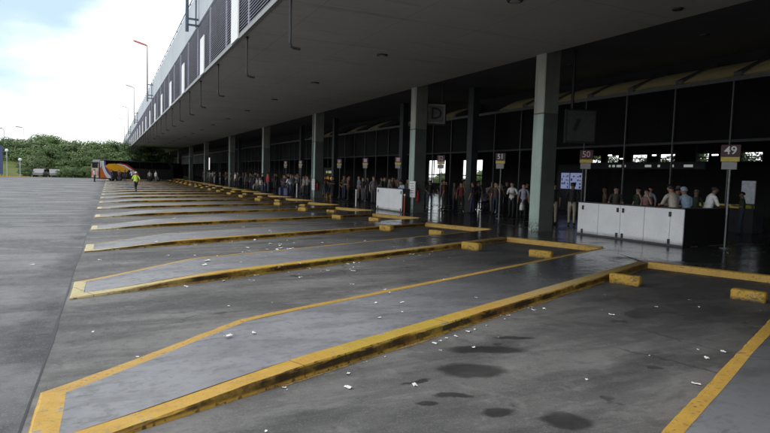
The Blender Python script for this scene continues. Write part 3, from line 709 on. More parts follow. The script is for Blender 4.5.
quick('suitcase','second dark blue suitcase by the man in white shirt','suitcase',(13.1,46.2,ZT),lambda t:suitcase(t,M['navy']),.4)
quick('shopping_bag','white shopping bag on the floor beside the pale-shirted man','bag',(19.4,26.0,ZT),lambda t:bag(t,M['white']))

# ------------------------------------------------------------------ people
def person_template(pose):
    """continuous skinned body, 1.72 m, facing -Y; returns body mesh with zones: 0 skin 1 shirt 2 trousers 3 shoes 4 vest"""
    P=[];E=[];RAD=[];Z=[]
    def v(p,r,par=None,zone=0):
        P.append(Vector(p)); RAD.append(r); i=len(P)-1
        if par is not None: E.append((par,i)); Z.append(zone)
        return i
    lean=pose.get('lean',0.); sit=pose.get('sit',False); turn=pose.get('head',0.); hz=.93 if not sit else .52
    hx=0.
    def tor(d,x=0.,y=0.):     # point on the torso, d above the pelvis, pitched forward
        return Vector((x,-d*math.sin(lean)+y*math.cos(lean),hz+d*math.cos(lean)+y*math.sin(lean)))
    pel=v(tor(0),.125)
    wa=v(tor(.16),.118,pel,1); ch=v(tor(.33),.135,wa,1); uc=v(tor(.46),.105,ch,1)
    nk=v(tor(.535),.056,uc,0); hd=pose.get('nod',0.)
    lean2=lean*.55+hd
    nb=tor(.575); hdv=lambda d,y=0.: nb+Vector((math.sin(turn)*0,-d*math.sin(lean2)+y*math.cos(lean2),d*math.cos(lean2)+y*math.sin(lean2)))
    jaw=v(hdv(.045,-.012),.068,nk,0); mid=v(hdv(.115,-.005),.088,jaw,0); top=v(hdv(.175,.006),.072,mid,0)
    v(hdv(.09,-.108),.013,mid,0)                                   # nose
    for s in (-1,1): v(hdv(.095,.0)+Vector((s*.097,.01,0)),.016,mid,0)
    for s,leg,arm in ((-1,pose['legL'],pose['armL']),(1,pose['legR'],pose['armR'])):
        hip=v(Vector((s*.09,0,hz-.06)),.092,pel,2)
        kn=v(Vector((s*.10,0,0))+Vector(leg[0]),.060,hip,2); an=v(Vector((s*.10,0,0))+Vector(leg[1]),.042,kn,2)
        d=Vector(leg[2]) if len(leg)>2 else Vector((0,-1,-.0))
        he=v(P[an]+Vector((0,.035,-.055)),.034,an,3); v(P[an]+d*.15+Vector((s*.02,0,-.055)),.033,an,3)
        sh=v(tor(.455,s*.175),.062,uc,1)
        el=v(Vector(arm[0])*1.0+Vector((0,0,0)),.043,sh,1); wr=v(Vector(arm[1]),.029,el,0)
        f=(P[wr]-P[el]).normalized(); pa=v(P[wr]+f*.07,.034,wr,0)
        side=f.cross(Vector((s,0,0)));
        if side.length<.1: side=Vector((0,1,0))
        side.normalize(); cur=Vector((-s,0,0))*.25
        for q,(o,ln) in enumerate(((-.027,.066),(-.009,.078),(.009,.074),(.027,.058))):
            b=v(P[pa]+f*.035+side*o,.0095,pa,0); m_=v(P[b]+(f+cur*.5)*ln*.5,.0088,b,0); v(P[m_]+(f+cur*1.6).normalized()*ln*.5,.0075,m_,0)
        th=v(P[wr]+f*.035+side*-.038,.011,wr,0); v(P[th]+(f-side*.5).normalized()*.05,.0085,th,0)
    me=bpy.data.meshes.new('p'); me.from_pydata([tuple(p) for p in P],E,[])
    o=bpy.data.objects.new('p',me); COL.objects.link(o)
    o.modifiers.new('s','SKIN'); sv=me.skin_vertices[0].data
    for k,r in enumerate(RAD): sv[k].radius=(r,r); sv[k].use_root=(k==0)
    sb=o.modifiers.new('b','SUBSURF'); sb.levels=1; sb.render_levels=1
    bpy.context.view_layer.update()
    out=bpy.data.meshes.new_from_object(o.evaluated_get(bpy.context.evaluated_depsgraph_get()))
    bpy.data.objects.remove(o)
    out.materials.clear()
    for _ in range(4): out.materials.append(M['white'])
    sleeve=pose.get('sleeve',.75)
    for pl_ in out.polygons:
        c=Vector(pl_.center); best=(9e9,0)
        for (a,b),z in zip(E,Z):
            A,B=P[a],P[b]; d=B-A; t=max(0,min(1,(c-A).dot(d)/max(1e-9,d.length_squared))); q=(c-A.lerp(B,t)).length/(RAD[a]*(1-t)+RAD[b]*t+.02)
            zz=z
            if q<best[0]: best=(q,zz)
        pl_.material_index=best[1]; pl_.use_smooth=True
    # hair cap fitted on the skull
    c=P[mid]+Vector((0,.012,.03)); hb=MB(); n=16; rings=[]
    for j in range(9):
        t=-.35+j*(math.pi/2+.34)/8; rr=[]
        for i in range(n):
            a=i*2*math.pi/n; back=max(0,math.sin(a)); low=t if back>.15 else max(t,.28)
            rr.append((c.x+.103*math.cos(low)*math.cos(a),c.y+(.112*math.cos(low)*math.sin(a)),c.z+.100*math.sin(low)))
        rings.append(rr)
    hb.loft(rings); hm=hb.mesh('hair',M['black'],True)
    return out,hm,hz
ST=((0,-.01,.49),(0,.01,.09))
def stand_leg(dy=0): return ((0,-.02+dy*.4,.49),(0,dy,.09))
A_dn=lambda s:((s*.245,.03,1.13),(s*.255,-.05,.89))
A_bent=lambda s:((s*.25,.03,1.12),(s*.12,-.22,1.16))
A_hip=lambda s:((s*.33,.06,1.15),(s*.17,-.06,.98))
POSES={
 'stand':dict(legL=stand_leg(),legR=stand_leg(.03),armL=A_dn(-1),armR=A_dn(1)),
 'read':dict(legL=stand_leg(.05),legR=stand_leg(-.04),armL=A_bent(-1),armR=A_bent(1),nod=.3),
 'phone':dict(legL=stand_leg(),legR=stand_leg(-.06),armL=A_dn(-1),armR=((.25,-.02,1.14),(.13,-.10,1.50)),nod=.1),
 'hip':dict(legL=stand_leg(.04),legR=stand_leg(-.05),armL=A_hip(-1),armR=A_dn(1)),
 'walk':dict(legL=((0,-.20,.52),(0,-.30,.10)),legR=((0,.05,.48),(0,.34,.17),(0,-.75,-.5)),armL=((-.25,.14,1.15),(-.25,.12,.90)),armR=((.25,-.12,1.15),(.24,-.30,.95)),lean=.06),
 'lean':dict(legL=stand_leg(.12),legR=stand_leg(.18),armL=((-.24,-.40,1.07),(-.15,-.62,1.13)),armR=((.24,-.40,1.07),(.15,-.62,1.13)),lean=.62,nod=.1),
 'hunch':dict(legL=stand_leg(.06),legR=stand_leg(.10),armL=((-.25,-.20,1.12),(-.16,-.42,1.10)),armR=((.25,-.20,1.12),(.16,-.42,1.10)),lean=.28,nod=.35),
 'sit':dict(legL=((0,-.42,.50),(0,-.40,.09)),legR=((0,-.42,.50),(0,-.46,.09)),armL=((-.25,-.06,.74),(-.13,-.30,.62)),armR=((.25,-.06,.74),(.13,-.30,.62)),sit=True,lean=.12),
}
TPL={}
for k,p in POSES.items(): TPL[k]=person_template(p)
CM={}
def cmat(col,rough=.75):
    key=tuple(col)
    if key not in CM: CM[key]=simple('cloth',col,rough,.15,14.)
    return CM[key]
SK1=simple('skin_tan',(.36,.20,.13),.5,.08,20.); SK2=simple('skin_light',(.50,.31,.22),.5,.08,20.); SK3=simple('skin_brown',(.20,.11,.07),.5,.08,20.)
HB=simple('hair_black',(.012,.010,.009),.5,.3,40.); HG=simple('hair_grey',(.20,.19,.18),.6,.3,40.); HW=simple('hair_brown',(.045,.028,.018),.5,.3,40.)
def person(label,x,y,z,rz,pose,h,shirt,trous,skin=None,hair=None,shoes=(.02,.02,.02),group=None,skirt=False):
    bm,hm,_=TPL[pose]
    b=link('person',bm); b.location=(x,y,z); b.rotation_euler.z=rz; s=h/1.735; b.scale=(s*1.04,s*1.04,s)
    cols=[skin or random.choice([SK1,SK2,SK3]),cmat(shirt),cmat(trous),cmat(shoes)]
    for i in range(4): b.material_slots[i].link='OBJECT'; b.material_slots[i].material=cols[i]
    hr=link('hair',hm,b); hr.material_slots[0].link='OBJECT'; hr.material_slots[0].material=hair or random.choice([HB,HB,HW])
    tag(b,label,'person',group); return b
TOROAD=R(-90)      # template faces -Y; rz=-90deg faces -X
BLK=(.018,.018,.02); NAVY=(.025,.032,.07); JEAN=(.06,.075,.13); GREY=(.10,.10,.105); WHT=(.72,.72,.74); KHA=(.42,.36,.27); BEI=(.50,.46,.38)
# hi-vis worker walking away along the bay tips
hv=person('worker in bright yellow-green vest and white cap walking across the bay tips',1.93,51.7,.006,R(200),'walk',1.74,(.62,.86,.05),(.02,.022,.03),SK1,simple('cap_white',(.7,.7,.68),.6))
vm=MB(); n=18
prof=[(.93,.155,.15),(1.05,.15,.145),(1.2,.165,.155),(1.33,.17,.15),(1.40,.12,.10)]
rr=[[(w*math.cos(i*2*math.pi/n),-.065+.02*(1.4-z)+d*math.sin(i*2*math.pi/n),z) for i in range(n)] for z,w,d in prof]
vm.loft(rr,cap=False); vest=vm.build('safety_vest',simple('hivis',(.60,.85,.04),.6,.05),hv,True)
for z,w,d in ((1.02,.157,.152),(1.18,.170,.160)):
    MB().loft([[(w*1.02*math.cos(i*2*math.pi/n),-.062+.02*(1.4-z)+d*1.02*math.sin(i*2*math.pi/n),zz) for i in range(n)] for zz in (z,z+.05)],cap=False).build('reflective_band',M['letter'],vest,True)
G1='travellers waiting along the platform'
PP=[
 ('man in dark top and khaki trousers standing right of the nearest column, back turned',17.5,19.5,R(150),'stand',1.84,BLK,KHA,None,HB),
 ('man in black top and pale trousers watching the lit kiosk windows',18.05,18.95,R(130),'read',1.86,BLK,(.47,.41,.32),None,HB),
 ('man in beige shirt hunched inside the long white counter',16.5,12.75,R(165),'hunch',1.95,BEI,GREY,SK1,HB),
 ('person in light blue shirt and pale blue cap behind the counter end',17.1,12.75,R(160),'hunch',1.88,(.42,.55,.72),NAVY,SK1,simple('cap_blue',(.36,.50,.66),.6)),
 ('man in white striped shirt leaning on the counter end shelf',17.72,12.5,R(60),'hunch',1.95,(.86,.86,.87),BLK,SK3,HB),
 ('man in blue top and white cap sitting on a bench',20.75,28.9,R(-70),'sit',1.78,(.07,.09,.22),NAVY,None,simple('cap_w2',(.6,.62,.66),.6)),
 ('man in pale grey shirt and dark trousers facing the bays',19.9,27.3,R(-55),'hip',1.74,(.42,.42,.42),BLK,SK1,HB),
 ('man in white shirt with folded arms left of the nearest column',18.2,23.3,R(-60),'read',1.80,WHT,BLK,SK2,HW),
 ('person in pale lilac shirt beside the man with folded arms',18.6,22.9,R(-40),'stand',1.74,(.42,.42,.55),BLK,None,HB),
 ('man in red shirt and blue jeans standing with his back to the bays',13.35,53.4,R(100),'hip',1.84,(.62,.03,.05),JEAN,SK1,HB),
 ('person in dark top with white sleeves beside the red shirt',13.1,54.4,R(60),'stand',1.78,BLK,JEAN,SK2,HB),
 ('man in navy clothes standing by the dark blue suitcases',13.5,48.2,R(-60),'stand',1.74,NAVY,NAVY,None,HB),
 ('man in white shirt and navy trousers bending by the suitcases',13.6,46.6,R(-100),'lean',1.76,WHT,NAVY,None,HB),
 ('woman in grey top standing left of the third column',14.2,45.0,R(-80),'phone',1.68,(.30,.30,.31),BLK,None,HB),
 ('person in white and blue shirt leaning over the short counter',15.1,28.8,R(-80),'lean',1.80,(.50,.55,.72),NAVY,SK1,HB),
 ('person in dark jacket standing at the short counter',15.4,30.0,R(-60),'stand',1.76,NAVY,BLK,None,HB),
 ('person in grey jacket in the shade left of the short counter',15.5,31.8,R(-90),'stand',1.78,GREY,BLK,None,HB),
 ('person in pale top deep in the shade between third column and short counter',16.5,36.2,R(-60),'hip',1.72,(.32,.31,.29),BLK,None,HB),
 ('person in brown jacket waiting by the third column',16.0,39.7,R(-120),'read',1.76,(.14,.08,.05),BLK,None,HB),
 ('seated person in white shirt near the fourth column',13.9,58.6,R(-90),'sit',1.76,WHT,GREY,SK2,HG),
 ('person in pale grey clothes sitting left of the white shirt',13.9,60.0,R(-80),'sit',1.78,(.40,.40,.41),(.33,.33,.33),SK1,HB),
 ('standing person in bright white shirt between fourth and fifth columns',13.6,70.4,R(-90),'stand',1.80,(.8,.8,.8),BLK,None,HB),
 ('person in dark coat left of the bright white shirt',13.6,73.2,R(-90),'stand',1.78,BLK,BLK,None,HB),
 ('person in blue-grey trousers near the fifth column',13.5,80.2,R(-90),'phone',1.74,BLK,(.16,.18,.26),None,HB),
 ('person in white shorts beyond the fifth column',13.5,85.,R(-90),'hip',1.74,BLK,(.5,.5,.5),None,HB),
 ('person in grey far down the platform before the sixth column',13.6,92.,R(-90),'stand',1.74,GREY,BLK,None,HB),
 ('person in brown far down the platform by the sixth column',13.8,98.,R(-90),'stand',1.76,(.1,.07,.05),BLK,None,HB),
 ('person in pink top deep behind the long counter',18.6,15.6,R(-90),'phone',1.70,(.30,.16,.17),BLK,SK2,HW),
 ('person in dark shirt deep behind the long counter, farther side',18.4,16.9,R(-50),'stand',1.76,(.05,.045,.04),BLK,SK1,HB),
 ('person in dim grey shirt behind the middle of the long counter',18.2,14.2,R(-90),'read',1.78,(.12,.115,.11),BLK,SK1,HB),
 ('tall person in dark green jacket right of the letter D sign',18.3,27.6,R(-60),'stand',1.84,(.06,.07,.045),(.10,.09,.075),SK1,HB),
 ('person in dark dress standing beyond sign 52',18.5,30.6,R(-60),'hip',1.72,(.03,.02,.03),BLK,SK2,HB),
 ('person in black coat between the tall green jacket and the bench',19.6,29.8,R(-90),'stand',1.76,BLK,BLK,None,HB),
 ('person in dark blue shirt just left of the pale grey shirt',19.4,28.2,R(-50),'read',1.74,NAVY,BLK,None,HB),
 ('person in dark grey top right of the pale grey shirt',19.2,25.6,R(-70),'phone',1.74,(.06,.06,.06),BLK,None,HB),
 ('person in black top behind the white shirt with folded arms',19.5,24.0,R(-80),'stand',1.78,BLK,GREY,None,HB),
 ('person in olive top in the shade beyond sign 52',17.6,33.4,R(-70),'stand',1.76,(.08,.08,.05),BLK,None,HB),
 ('person in black jacket with lowered head left of the oval lit sign',16.2,43.6,R(-90),'read',1.76,BLK,BLK,None,HB),
 ('person in grey trousers in the shade under the oval lit sign',16.4,38.0,R(-70),'hip',1.76,BLK,GREY,None,HB),
 ('person in black standing behind the suitcases',14.6,49.3,R(-90),'stand',1.78,BLK,BLK,None,HB),
 ('person in pale top behind the suitcases, further in',15.2,47.2,R(-60),'phone',1.72,(.35,.35,.36),BLK,None,HB),
 ('person in dark top left of the red shirt by the fourth column',13.7,57.0,R(-90),'hip',1.76,BLK,NAVY,None,HB),
 ('person in black left of the seated pair',13.8,63.0,R(-90),'stand',1.78,BLK,BLK,None,HB),
 ('person in dark grey coat further left of the seated pair',14.0,66.0,R(-60),'stand',1.76,(.05,.05,.05),BLK,None,HB),
 ('person in navy coat behind the bright white shirt',14.8,71.5,R(-90),'read',1.80,NAVY,BLK,None,HB),
 ('person in black coat just before the fifth column',13.6,76.3,R(-90),'stand',1.80,BLK,BLK,None,HB),
]
rc=random.Random(33)
TOPS=[('black',BLK),('dark grey',(.05,.05,.052)),('navy',NAVY),('brown',(.09,.06,.04)),('dark green',(.03,.05,.035)),('grey',(.16,.16,.165)),('white',(.6,.6,.6)),('dark red',(.16,.03,.03)),('pale blue',(.30,.36,.45))]
BOT=[('black trousers',BLK),('jeans',JEAN),('grey trousers',GREY),('khaki trousers',(.24,.20,.15)),('navy trousers',NAVY)]
ZN=[('between second column and sign 51',17.4,21.5,23.5,32.5,23),('left of the short counter',15.6,19.5,33.5,42.,17),('between third and fourth columns',13.9,18.,44.5,59.,20),('between fourth and fifth columns',13.7,17.5,61.,77.,15),('between fifth and sixth columns',13.7,17.,80.,100.,10),('deep behind the long counter',20.2,23.,14.,20.,7)]
for (zn,x0,x1,y0,y1,n) in ZN:
    seen=set()
    for k in range(n):
        while True:
            a=rc.choice(TOPS); b=rc.choice(BOT)
            if a[0]=='white' and rc.random()<.5: continue
            if (a[0],b[0]) not in seen: break
        seen.add((a[0],b[0]))
        for tr_ in range(40):
            x=rc.uniform(x0,x1); y=y0+(y1-y0)*(k+rc.random())/n
            if all((x-q[1])**2+(y-q[2])**2>.42 for q in PP): break
        PP.append(('person in %s top and %s in crowd %s'%(a[0],b[0],zn),x,y,R(rc.uniform(-150,10)),rc.choice(['stand','read','phone','hip','hip','walk']),rc.uniform(1.66,1.86),a[1],b[1],None,rc.choice([HB,HW,HG,HB])))
for (lb,x,y,rz,po,h,sh,tr,sk,ha) in PP: person(lb,x,y,ZT,rz,po,h,sh,tr,sk,ha,group=G1)
G2='people standing by the orange coach'
for (lb,x,y,rz,po,h,sh,tr) in [
 ('person in white shirt and black trousers left of the coach rear',-1.9,87.5,R(60),'stand',1.74,WHT,BLK),
 ('person in dark clothes nearest the coach rear wheel',.2,91.,R(120),'hip',1.74,BLK,NAVY),
 ('person in maroon shirt beside the coach',1.2,91.8,R(160),'read',1.74,(.16,.05,.05),NAVY),
 ('person in navy shirt beside the coach',1.95,92.2,R(-30),'stand',1.76,NAVY,BLK),
 ('person in pale blue shirt at the middle of the coach side',2.9,92.5,R(180),'phone',1.76,(.5,.58,.68),BLK),
 ('person in pale shirt near the dark coach front, left one',5.1,88.5,R(200),'stand',1.74,(.36,.36,.36),BLK),
 ('person in white shirt near the dark coach front, right one',5.9,88.5,R(120),'stand',1.76,(.5,.5,.5),GREY)]:
    person(lb,x,y,.006,rz,po,h,sh,tr,group=G2)
# carrier bag hanging from the hand of the person in lilac, left of the nearest column
quick('carrier_bag','white plastic bag held beside the nearest column','bag',(18.32,22.62,ZT+.42),lambda t:bag(t,M['white']),.6)

# ------------------------------------------------------------------ coaches
def coach(label,x,y,rz,livery):
    """nose toward +X local; origin at the rear end, ground; visible side is -Y"""
    Lh,Wd,H=11.6,2.55,3.12
    t=thing('coach',label,'bus',(x,y,.006),rz,'coaches parked in the far bays')
    prof=[(0,.45),(-.02,1.2),(.03,2.6),(.18,3.1),(.45,H),(10.5,H),(11.1,3.05),(11.45,2.3),(11.6,1.2),(11.55,.4),(11.2,.34),(.2,.34)]
    n=len(prof)
    body=MB(); sec=[]
    for (yy,ins) in ((-Wd/2,.07),(-Wd/2+.08,0),(Wd/2-.08,0),(Wd/2,.07)):
        cx,cz=Lh/2,1.8; sec.append([(cx+(px-cx)*(1-ins/5.8),yy,cz+(pz-cz)*(1-ins/1.5)) for px,pz in prof])
    body.loft(sec); body.build('body',livery['body'],t,False)
    g=MB(); yo=-Wd/2-.004
    def flat(pts,mat,name,par,o=.0):
        m=MB(); k=len(pts); m.add([(a,yo-o,b) for a,b in pts]+[(a,yo-o-.006,b) for a,b in pts],[tuple(range(k)),tuple(range(2*k-1,k-1,-1))]+[(i,k+i,k+(i+1)%k,(i+1)%k) for i in range(k)])
        return m.build(name,mat,par)
    flat([(.35,2.0),(10.9,1.95),(11.1,2.2),(10.6,2.98),(.5,2.98)],M['glass'],'side_glass',t)
    for k in range(5): flat([(2.2+1.9*k,2.02),(2.26+1.9*k,2.02),(2.26+1.9*k,2.96),(2.2+1.9*k,2.96)],M['black'],'window_bar',t,.007)
    if 'rear' in livery: MB().box((-.034,-1.2,.5),(-.021,1.2,2.55)).build('rear_panel',livery['rear'],t)
    MB().box((-.045,-1.0,1.9),(-.024,1.0,2.75)).build('rear_window',M['glass'],t)
    for s in (-1,1): MB().box((-.06,s*1.0-.12,.8),(-.03,s*1.0+.12,1.5)).build('tail_light',M['red'],t)
    MB().box((-.06,-.3,.55),(-.03,.3,.68)).build('number_plate',M['white'],t)
    for xx in (2.9,8.9):
        for s in (-1,1):
            w=MB().tube([(xx,s*(Wd/2-.24),.5),(xx,s*(Wd/2+.012),.5)],.5,20); wo=w.build('wheel',M['black'],t)
            MB().tube([(xx,s*(Wd/2+.013),.5),(xx,s*(Wd/2+.03),.5)],[.27,.24],14).build('rim',M['metal'],wo)
    MB().box((11.3,-1.5,2.2),(11.5,-1.3,2.7)).build('mirror',M['black'],t)
    for (pts,mat,nm,o) in livery.get('shapes',[]): flat(pts,mat,nm,t,o)
    return t
OR=simple('coach_orange',(.62,.16,.03),.35,.06,1.); YE=simple('coach_yellow',(.85,.42,.02),.35,.06,1.); CW=simple('coach_white',(.8,.8,.8),.35,.03,1.); CB=simple('coach_violet',(.12,.08,.38),.35,.06,1.); CR=simple('coach_red',(.5,.04,.03),.35,.06,1.)
def arc(cx,cz,r0,r1,a0,a1,sx=1.,n=12):
    o=[(cx+sx*r0*math.cos(R(a0+(a1-a0)*k/n)),cz+r0*math.sin(R(a0+(a1-a0)*k/n))) for k in range(n+1)]
    i=[(cx+sx*r1*math.cos(R(a0+(a1-a0)*k/n)),cz+r1*math.sin(R(a0+(a1-a0)*k/n))) for k in range(n+1)]
    return o+i[::-1]
cl=lambda pts:[(min(max(a,.15),11.2),min(max(b,.45),2.97)) for a,b in pts]
shapes=[(cl([(1.2,2.2),(2.2,2.55),(3.8,2.6),(5.6,2.35),(7.2,1.8),(6.4,1.25),(5.2,1.45),(3.6,1.5),(2.3,1.75)]),YE,'yellow_leaf',.014),
 (cl(arc(3.4,3.0,2.95,2.35,180,262,1.0)),CW,'white_curve',.012),
 (cl(arc(3.4,3.0,2.33,1.95,182,262,1.0)),CB,'violet_curve',.012),
 (cl([(4.2,2.62),(6.2,2.45),(8.2,1.75),(9.4,1.0),(9.0,.95),(7.7,1.6),(6.0,2.25),(4.4,2.5)]),CW,'white_swoosh',.016),
 (cl([(5.0,2.74),(6.9,2.5),(8.9,1.7),(9.9,1.0),(9.45,1.0),(8.3,1.75),(6.3,2.46),(4.6,2.66)]),CR,'red_swoosh',.013),
 (cl([(2.4,.47),(7.6,.47),(7.2,1.15),(5.4,1.35),(3.6,1.3)]),M['back'],'dark_lower_panel',.011)]
shapes=[(cl([(.15,.47),(2.7,.47),(3.1,1.2),(2.4,1.98),(.15,2.0)]),OR,'orange_panel',.009),(cl([(7.6,.47),(9.6,.47),(9.3,1.2),(8.6,1.5),(7.9,1.0)]),CR,'red_panel',.010),(cl([(.15,2.0),(.42,2.0),(.42,2.95),(.15,2.95)]),CW,'white_pillar',.012)]+[q for q in shapes if q[2]!='dark_lower_panel']
shapes=[([(.15+(a-.15)*.6,b) for a,b in q[0]],q[1],q[2],q[3]) for q in shapes]
DK=simple('coach_shaded',(.02,.02,.022),.3,.1,1.)  # dark body: canopy shade over the front half put into the paint
coach('orange coach with yellow leaf and white curves on its side parked nose to platform',-1.95,94.2,R(24),dict(body=DK,rear=simple('coach_rear_pale',(.34,.25,.20),.4,.1,1.),shapes=shapes))
coach('black coach parked in the shade beyond the orange coach',1.2,109.,R(24),dict(body=M['glass']))
coach('black coach deepest in the shade of the canopy',1.5,130.,R(24),dict(body=M['glass']))

# ------------------------------------------------------------------ street lamps on the roof edge
M['pole0']=simple('bracket_paint',(.08,.10,.15),.5,.2,6.); RED=simple('lamp_red',(.55,.16,.13),.45,.1,6.); LG=simple('lamp_grey',(.42,.43,.44),.45,.1,6.)
for k,y in enumerate((31.3,65.8,101.,135.5,170.)):
    t=thing('street_lamp',['lamp pole with bracket frame, only its foot showing at the top edge','tall roof lamp with reddish head, nearest complete one','grey roof lamp, first beyond the reddish one','grey roof lamp, second beyond the reddish one','grey roof lamp, farthest along the parapet'][k],'lamp',(XF-.58,y,0),0,'lamps along the roof parapet')
    MB().tube([(0,0,9.05),(0,0,12.),(0,0,14.75)],[.085,.075,.05],10).build('pole',M['pole0'] if k==0 else M['metal'],t)
    mb=MB()
    for z in (9.35,9.65,10.75): mb.box((.06,-.04,z),(.56,.04,z+.09))
    mb.box((.40,-.05,9.30),(.46,.05,11.0)); mb.build('bracket',M['pole0'],t)
    hb=MB(); hb.loft([[(0,-.10,14.7),(0,.10,14.7),(0,.08,14.85),(0,-.08,14.85)],[(-.4,-.14,14.82),(-.4,.14,14.82),(-.4,.1,14.98),(-.4,-.1,14.98)],[(-1.2,-.17,15.04),(-1.2,.17,15.04),(-1.2,.1,15.2),(-1.2,-.1,15.2)],[(-1.35,-.1,15.1),(-1.35,.1,15.1),(-1.35,.06,15.17),(-1.35,-.06,15.17)]])
    hb.build('lamp_head',RED if k==1 else LG,t)

# ------------------------------------------------------------------ trees and the far left
def tree_meshes(seed,h,rx):
    rnd=random.Random(seed); tr=MB()
    tr.tube([(0,0,0),(.1,.05,h*.25),(0,.1,h*.5),(.1,0,h*.8)],[.32,.24,.17,.05],9)
    for k in range(7):
        a=rnd.uniform(0,6.28); z=h*rnd.uniform(.2,.55); l=rx*rnd.uniform(.5,.85)
        tr.tube([(0,0,z),(l*.5*math.cos(a),l*.5*math.sin(a),z+h*.12),(l*math.cos(a),l*math.sin(a),z+h*.26)],[.12,.08,.03],6)
    cr=MB(); clumps=[]
    while len(clumps)<64:
        x,y,z=rnd.uniform(-1,1),rnd.uniform(-1,1),rnd.uniform(-1,1); d=math.sqrt(x*x+y*y+z*z)
        if d>1 or d<.45: continue
        w=1.0 if z<.2 else 1-.35*(z-.2)
        clumps.append((x*rx*w,y*rx*w,h*.56+z*h*.42,rnd.uniform(.8,1.45)))
    for (x,y,z,r) in clumps:
        for q in range(190):
            a=rnd.uniform(0,6.28); u=rnd.uniform(-.55,1); s=math.sqrt(max(0,1-u*u)); rr=r*rnd.uniform(.72,1.08)
            c=Vector((x+rr*s*math.cos(a),y+rr*s*math.sin(a),z+rr*u*.75)); sz=rnd.uniform(.10,.22)
            n=Vector((s*math.cos(a)+rnd.uniform(-.6,.6),s*math.sin(a)+rnd.uniform(-.6,.6),u+rnd.uniform(-.2,.8))).normalized()
            t1=n.cross(Vector((rnd.uniform(-1,1),rnd.uniform(-1,1),.3))).normalized(); t2=n.cross(t1)
            cr.add([c-t1*sz,c-t2*sz*.6,c+t1*sz,c+t2*sz*.6],[(0,1,2,3)])
    return tr.mesh('trunk',M['bark'],True),cr.mesh('crown',M['leafA'])
TV=[tree_meshes(s,h,r) for s,h,r in ((1,8.9,4.6),(2,9.6,5.0),(3,8.2,4.4),(4,6.6,3.9))]
rnd=random.Random(21)
def tree(x,y,v,sc,mat,label,group='trees beyond the road'):
    t=thing('leafy_tree',label,'tree',(x,y,0),rnd.uniform(0,6.28),group); hs=(.83 if y>130 and x<20 else 1)*rnd.uniform(.9,1.08); t.scale=(sc*rnd.uniform(.9,1.08),sc*rnd.uniform(.9,1.08),sc*hs)
    link('trunk',TV[v][0],t); c=link('crown',TV[v][1],t); c.material_slots[0].link='OBJECT'; c.material_slots[0].material=M[mat]
row=[(-30,140,0,.95,'leafA'),(-25.5,138,1,.86,'leafA'),(-20.8,141,0,.92,'leafB'),(-16.8,143,2,1.02,'leafA'),(-12.6,139,1,1.0,'leafB'),(-8.2,141,0,1.0,'leafA'),(-3.6,138,1,.92,'leafB'),(.4,142,0,.97,'leafA'),(4.5,140,2,1.05,'leafB'),
     (-34,133,3,1.,'leafC'),(-22.5,131,3,.9,'leafB'),(-10.3,129,3,.84,'leafA'),(-6.8,131,3,.88,'leafB'),(-12.8,127.5,3,.62,'leafC'),(-8.2,126.5,3,.55,'leafB'),(-2.2,130,3,.80,'leafA'),(-14.6,133,3,.95,'leafB'),(1.2,131,3,.85,'leafB'),(8.5,140,1,.9,'leafA')]
row += [(-38.5,139,1,.95,'leafB'),(-18.6,136,1,.98,'leafA'),(-10.4,136.5,1,1.02,'leafB'),(-5.6,136,2,1.1,'leafC'),(-1.2,135.5,0,1.0,'leafB'),(3.,136,1,.95,'leafA'),(-14.,137,0,1.08,'leafC')]
row.sort(key=lambda r:r[0])
for k,(x,y,v,s,m) in enumerate(row):
    kind={'leafA':'dark green','leafB':'mid green','leafC':'pale green'}[m]; bk='tall back-row' if y>135 else 'low front-row'
    same=[r for r in row if r[4]==m and (r[1]>135)==(y>135)]; i=same.index((x,y,v,s,m))
    tree(x,y,v,s,m,'%s %s tree beyond the road, %s of its kind counted from the left'%(bk,kind,['first','second','third','fourth','fifth','sixth','seventh','eighth','ninth','tenth'][i]))
for k,(x,y) in enumerate(((58,84),(57,94.),(55,78.5),(61,101.),(47,29.),(46.5,34.5),(48,40.),(47,46.),(46.5,24.))): tree(x,y,(0,3,1,2,0,1,0,1,0)[k],.36 if k<4 else .56,'leafB','green tree outside seen through the hall rear '+('doors' if k<4 else 'clerestory windows'),'trees behind the hall') 
mb=MB()
for i in range(24):
    for j in range(8):
        pass
for k,x in enumerate((-13.2,-11.9,-10.4,-8.9,-7.5,-6.3,-5.1,-3.6,-2.4,-.9)):
    t=thing('shrub','%s green rounded shrub at the foot of the trees, %s from the left'%(['dark','mid','pale'][k%3],ORD[k] if k else 'first'),'shrub',(x,117.5+(k*7%4)*.6,.0),k*1.3,'shrubs at the foot of the trees'); sc=(.27+.03*(k*5%4))*(.45 if 0<k<4 else 1); t.scale=(sc*1.1,sc*1.1,sc)
    link('stem',TV[3][0],t); c=link('crown',TV[3][1],t); c.location.z=-.9; c.material_slots[0].link='OBJECT'; c.material_slots[0].material=M[['leafA','leafB','leafC'][k%3]]
n1,n2=30,10; vs=[]
for j in range(n2+1):
    for i in range(n1+1):
        x=-75+i*3.0; y=120+j*5; h=3.2*max(0,min(1,j/2.5))*(1 if x<-13.5 else max(.25,1-(x+13.5)/6))*(1+.12*noise.noise((x*.2,y*.2,0))); vs.append((x,y,h-.05))
mb.add(vs,[(j*(n1+1)+i,j*(n1+1)+i+1,(j+1)*(n1+1)+i+1,(j+1)*(n1+1)+i) for j in range(n2) for i in range(n1)])
tag(mb.build('grass_bank',M['grass'],smooth=True),kind='structure')
t=thing('blue_panel_sign','tall blue panel sign at the far left beside the lawn','sign',(-17.4,118.,-.02))
MB().box((-1.0,-.1,.4),(.75,.1,5.2)).build('panel',simple('panel_blue',(.06,.08,.22),.5),t); MB().box((-.9,-.05,0),(-.8,.05,.4)).box((.5,-.05,0),(.6,.05,.4)).build('leg',M['dmetal'],t)
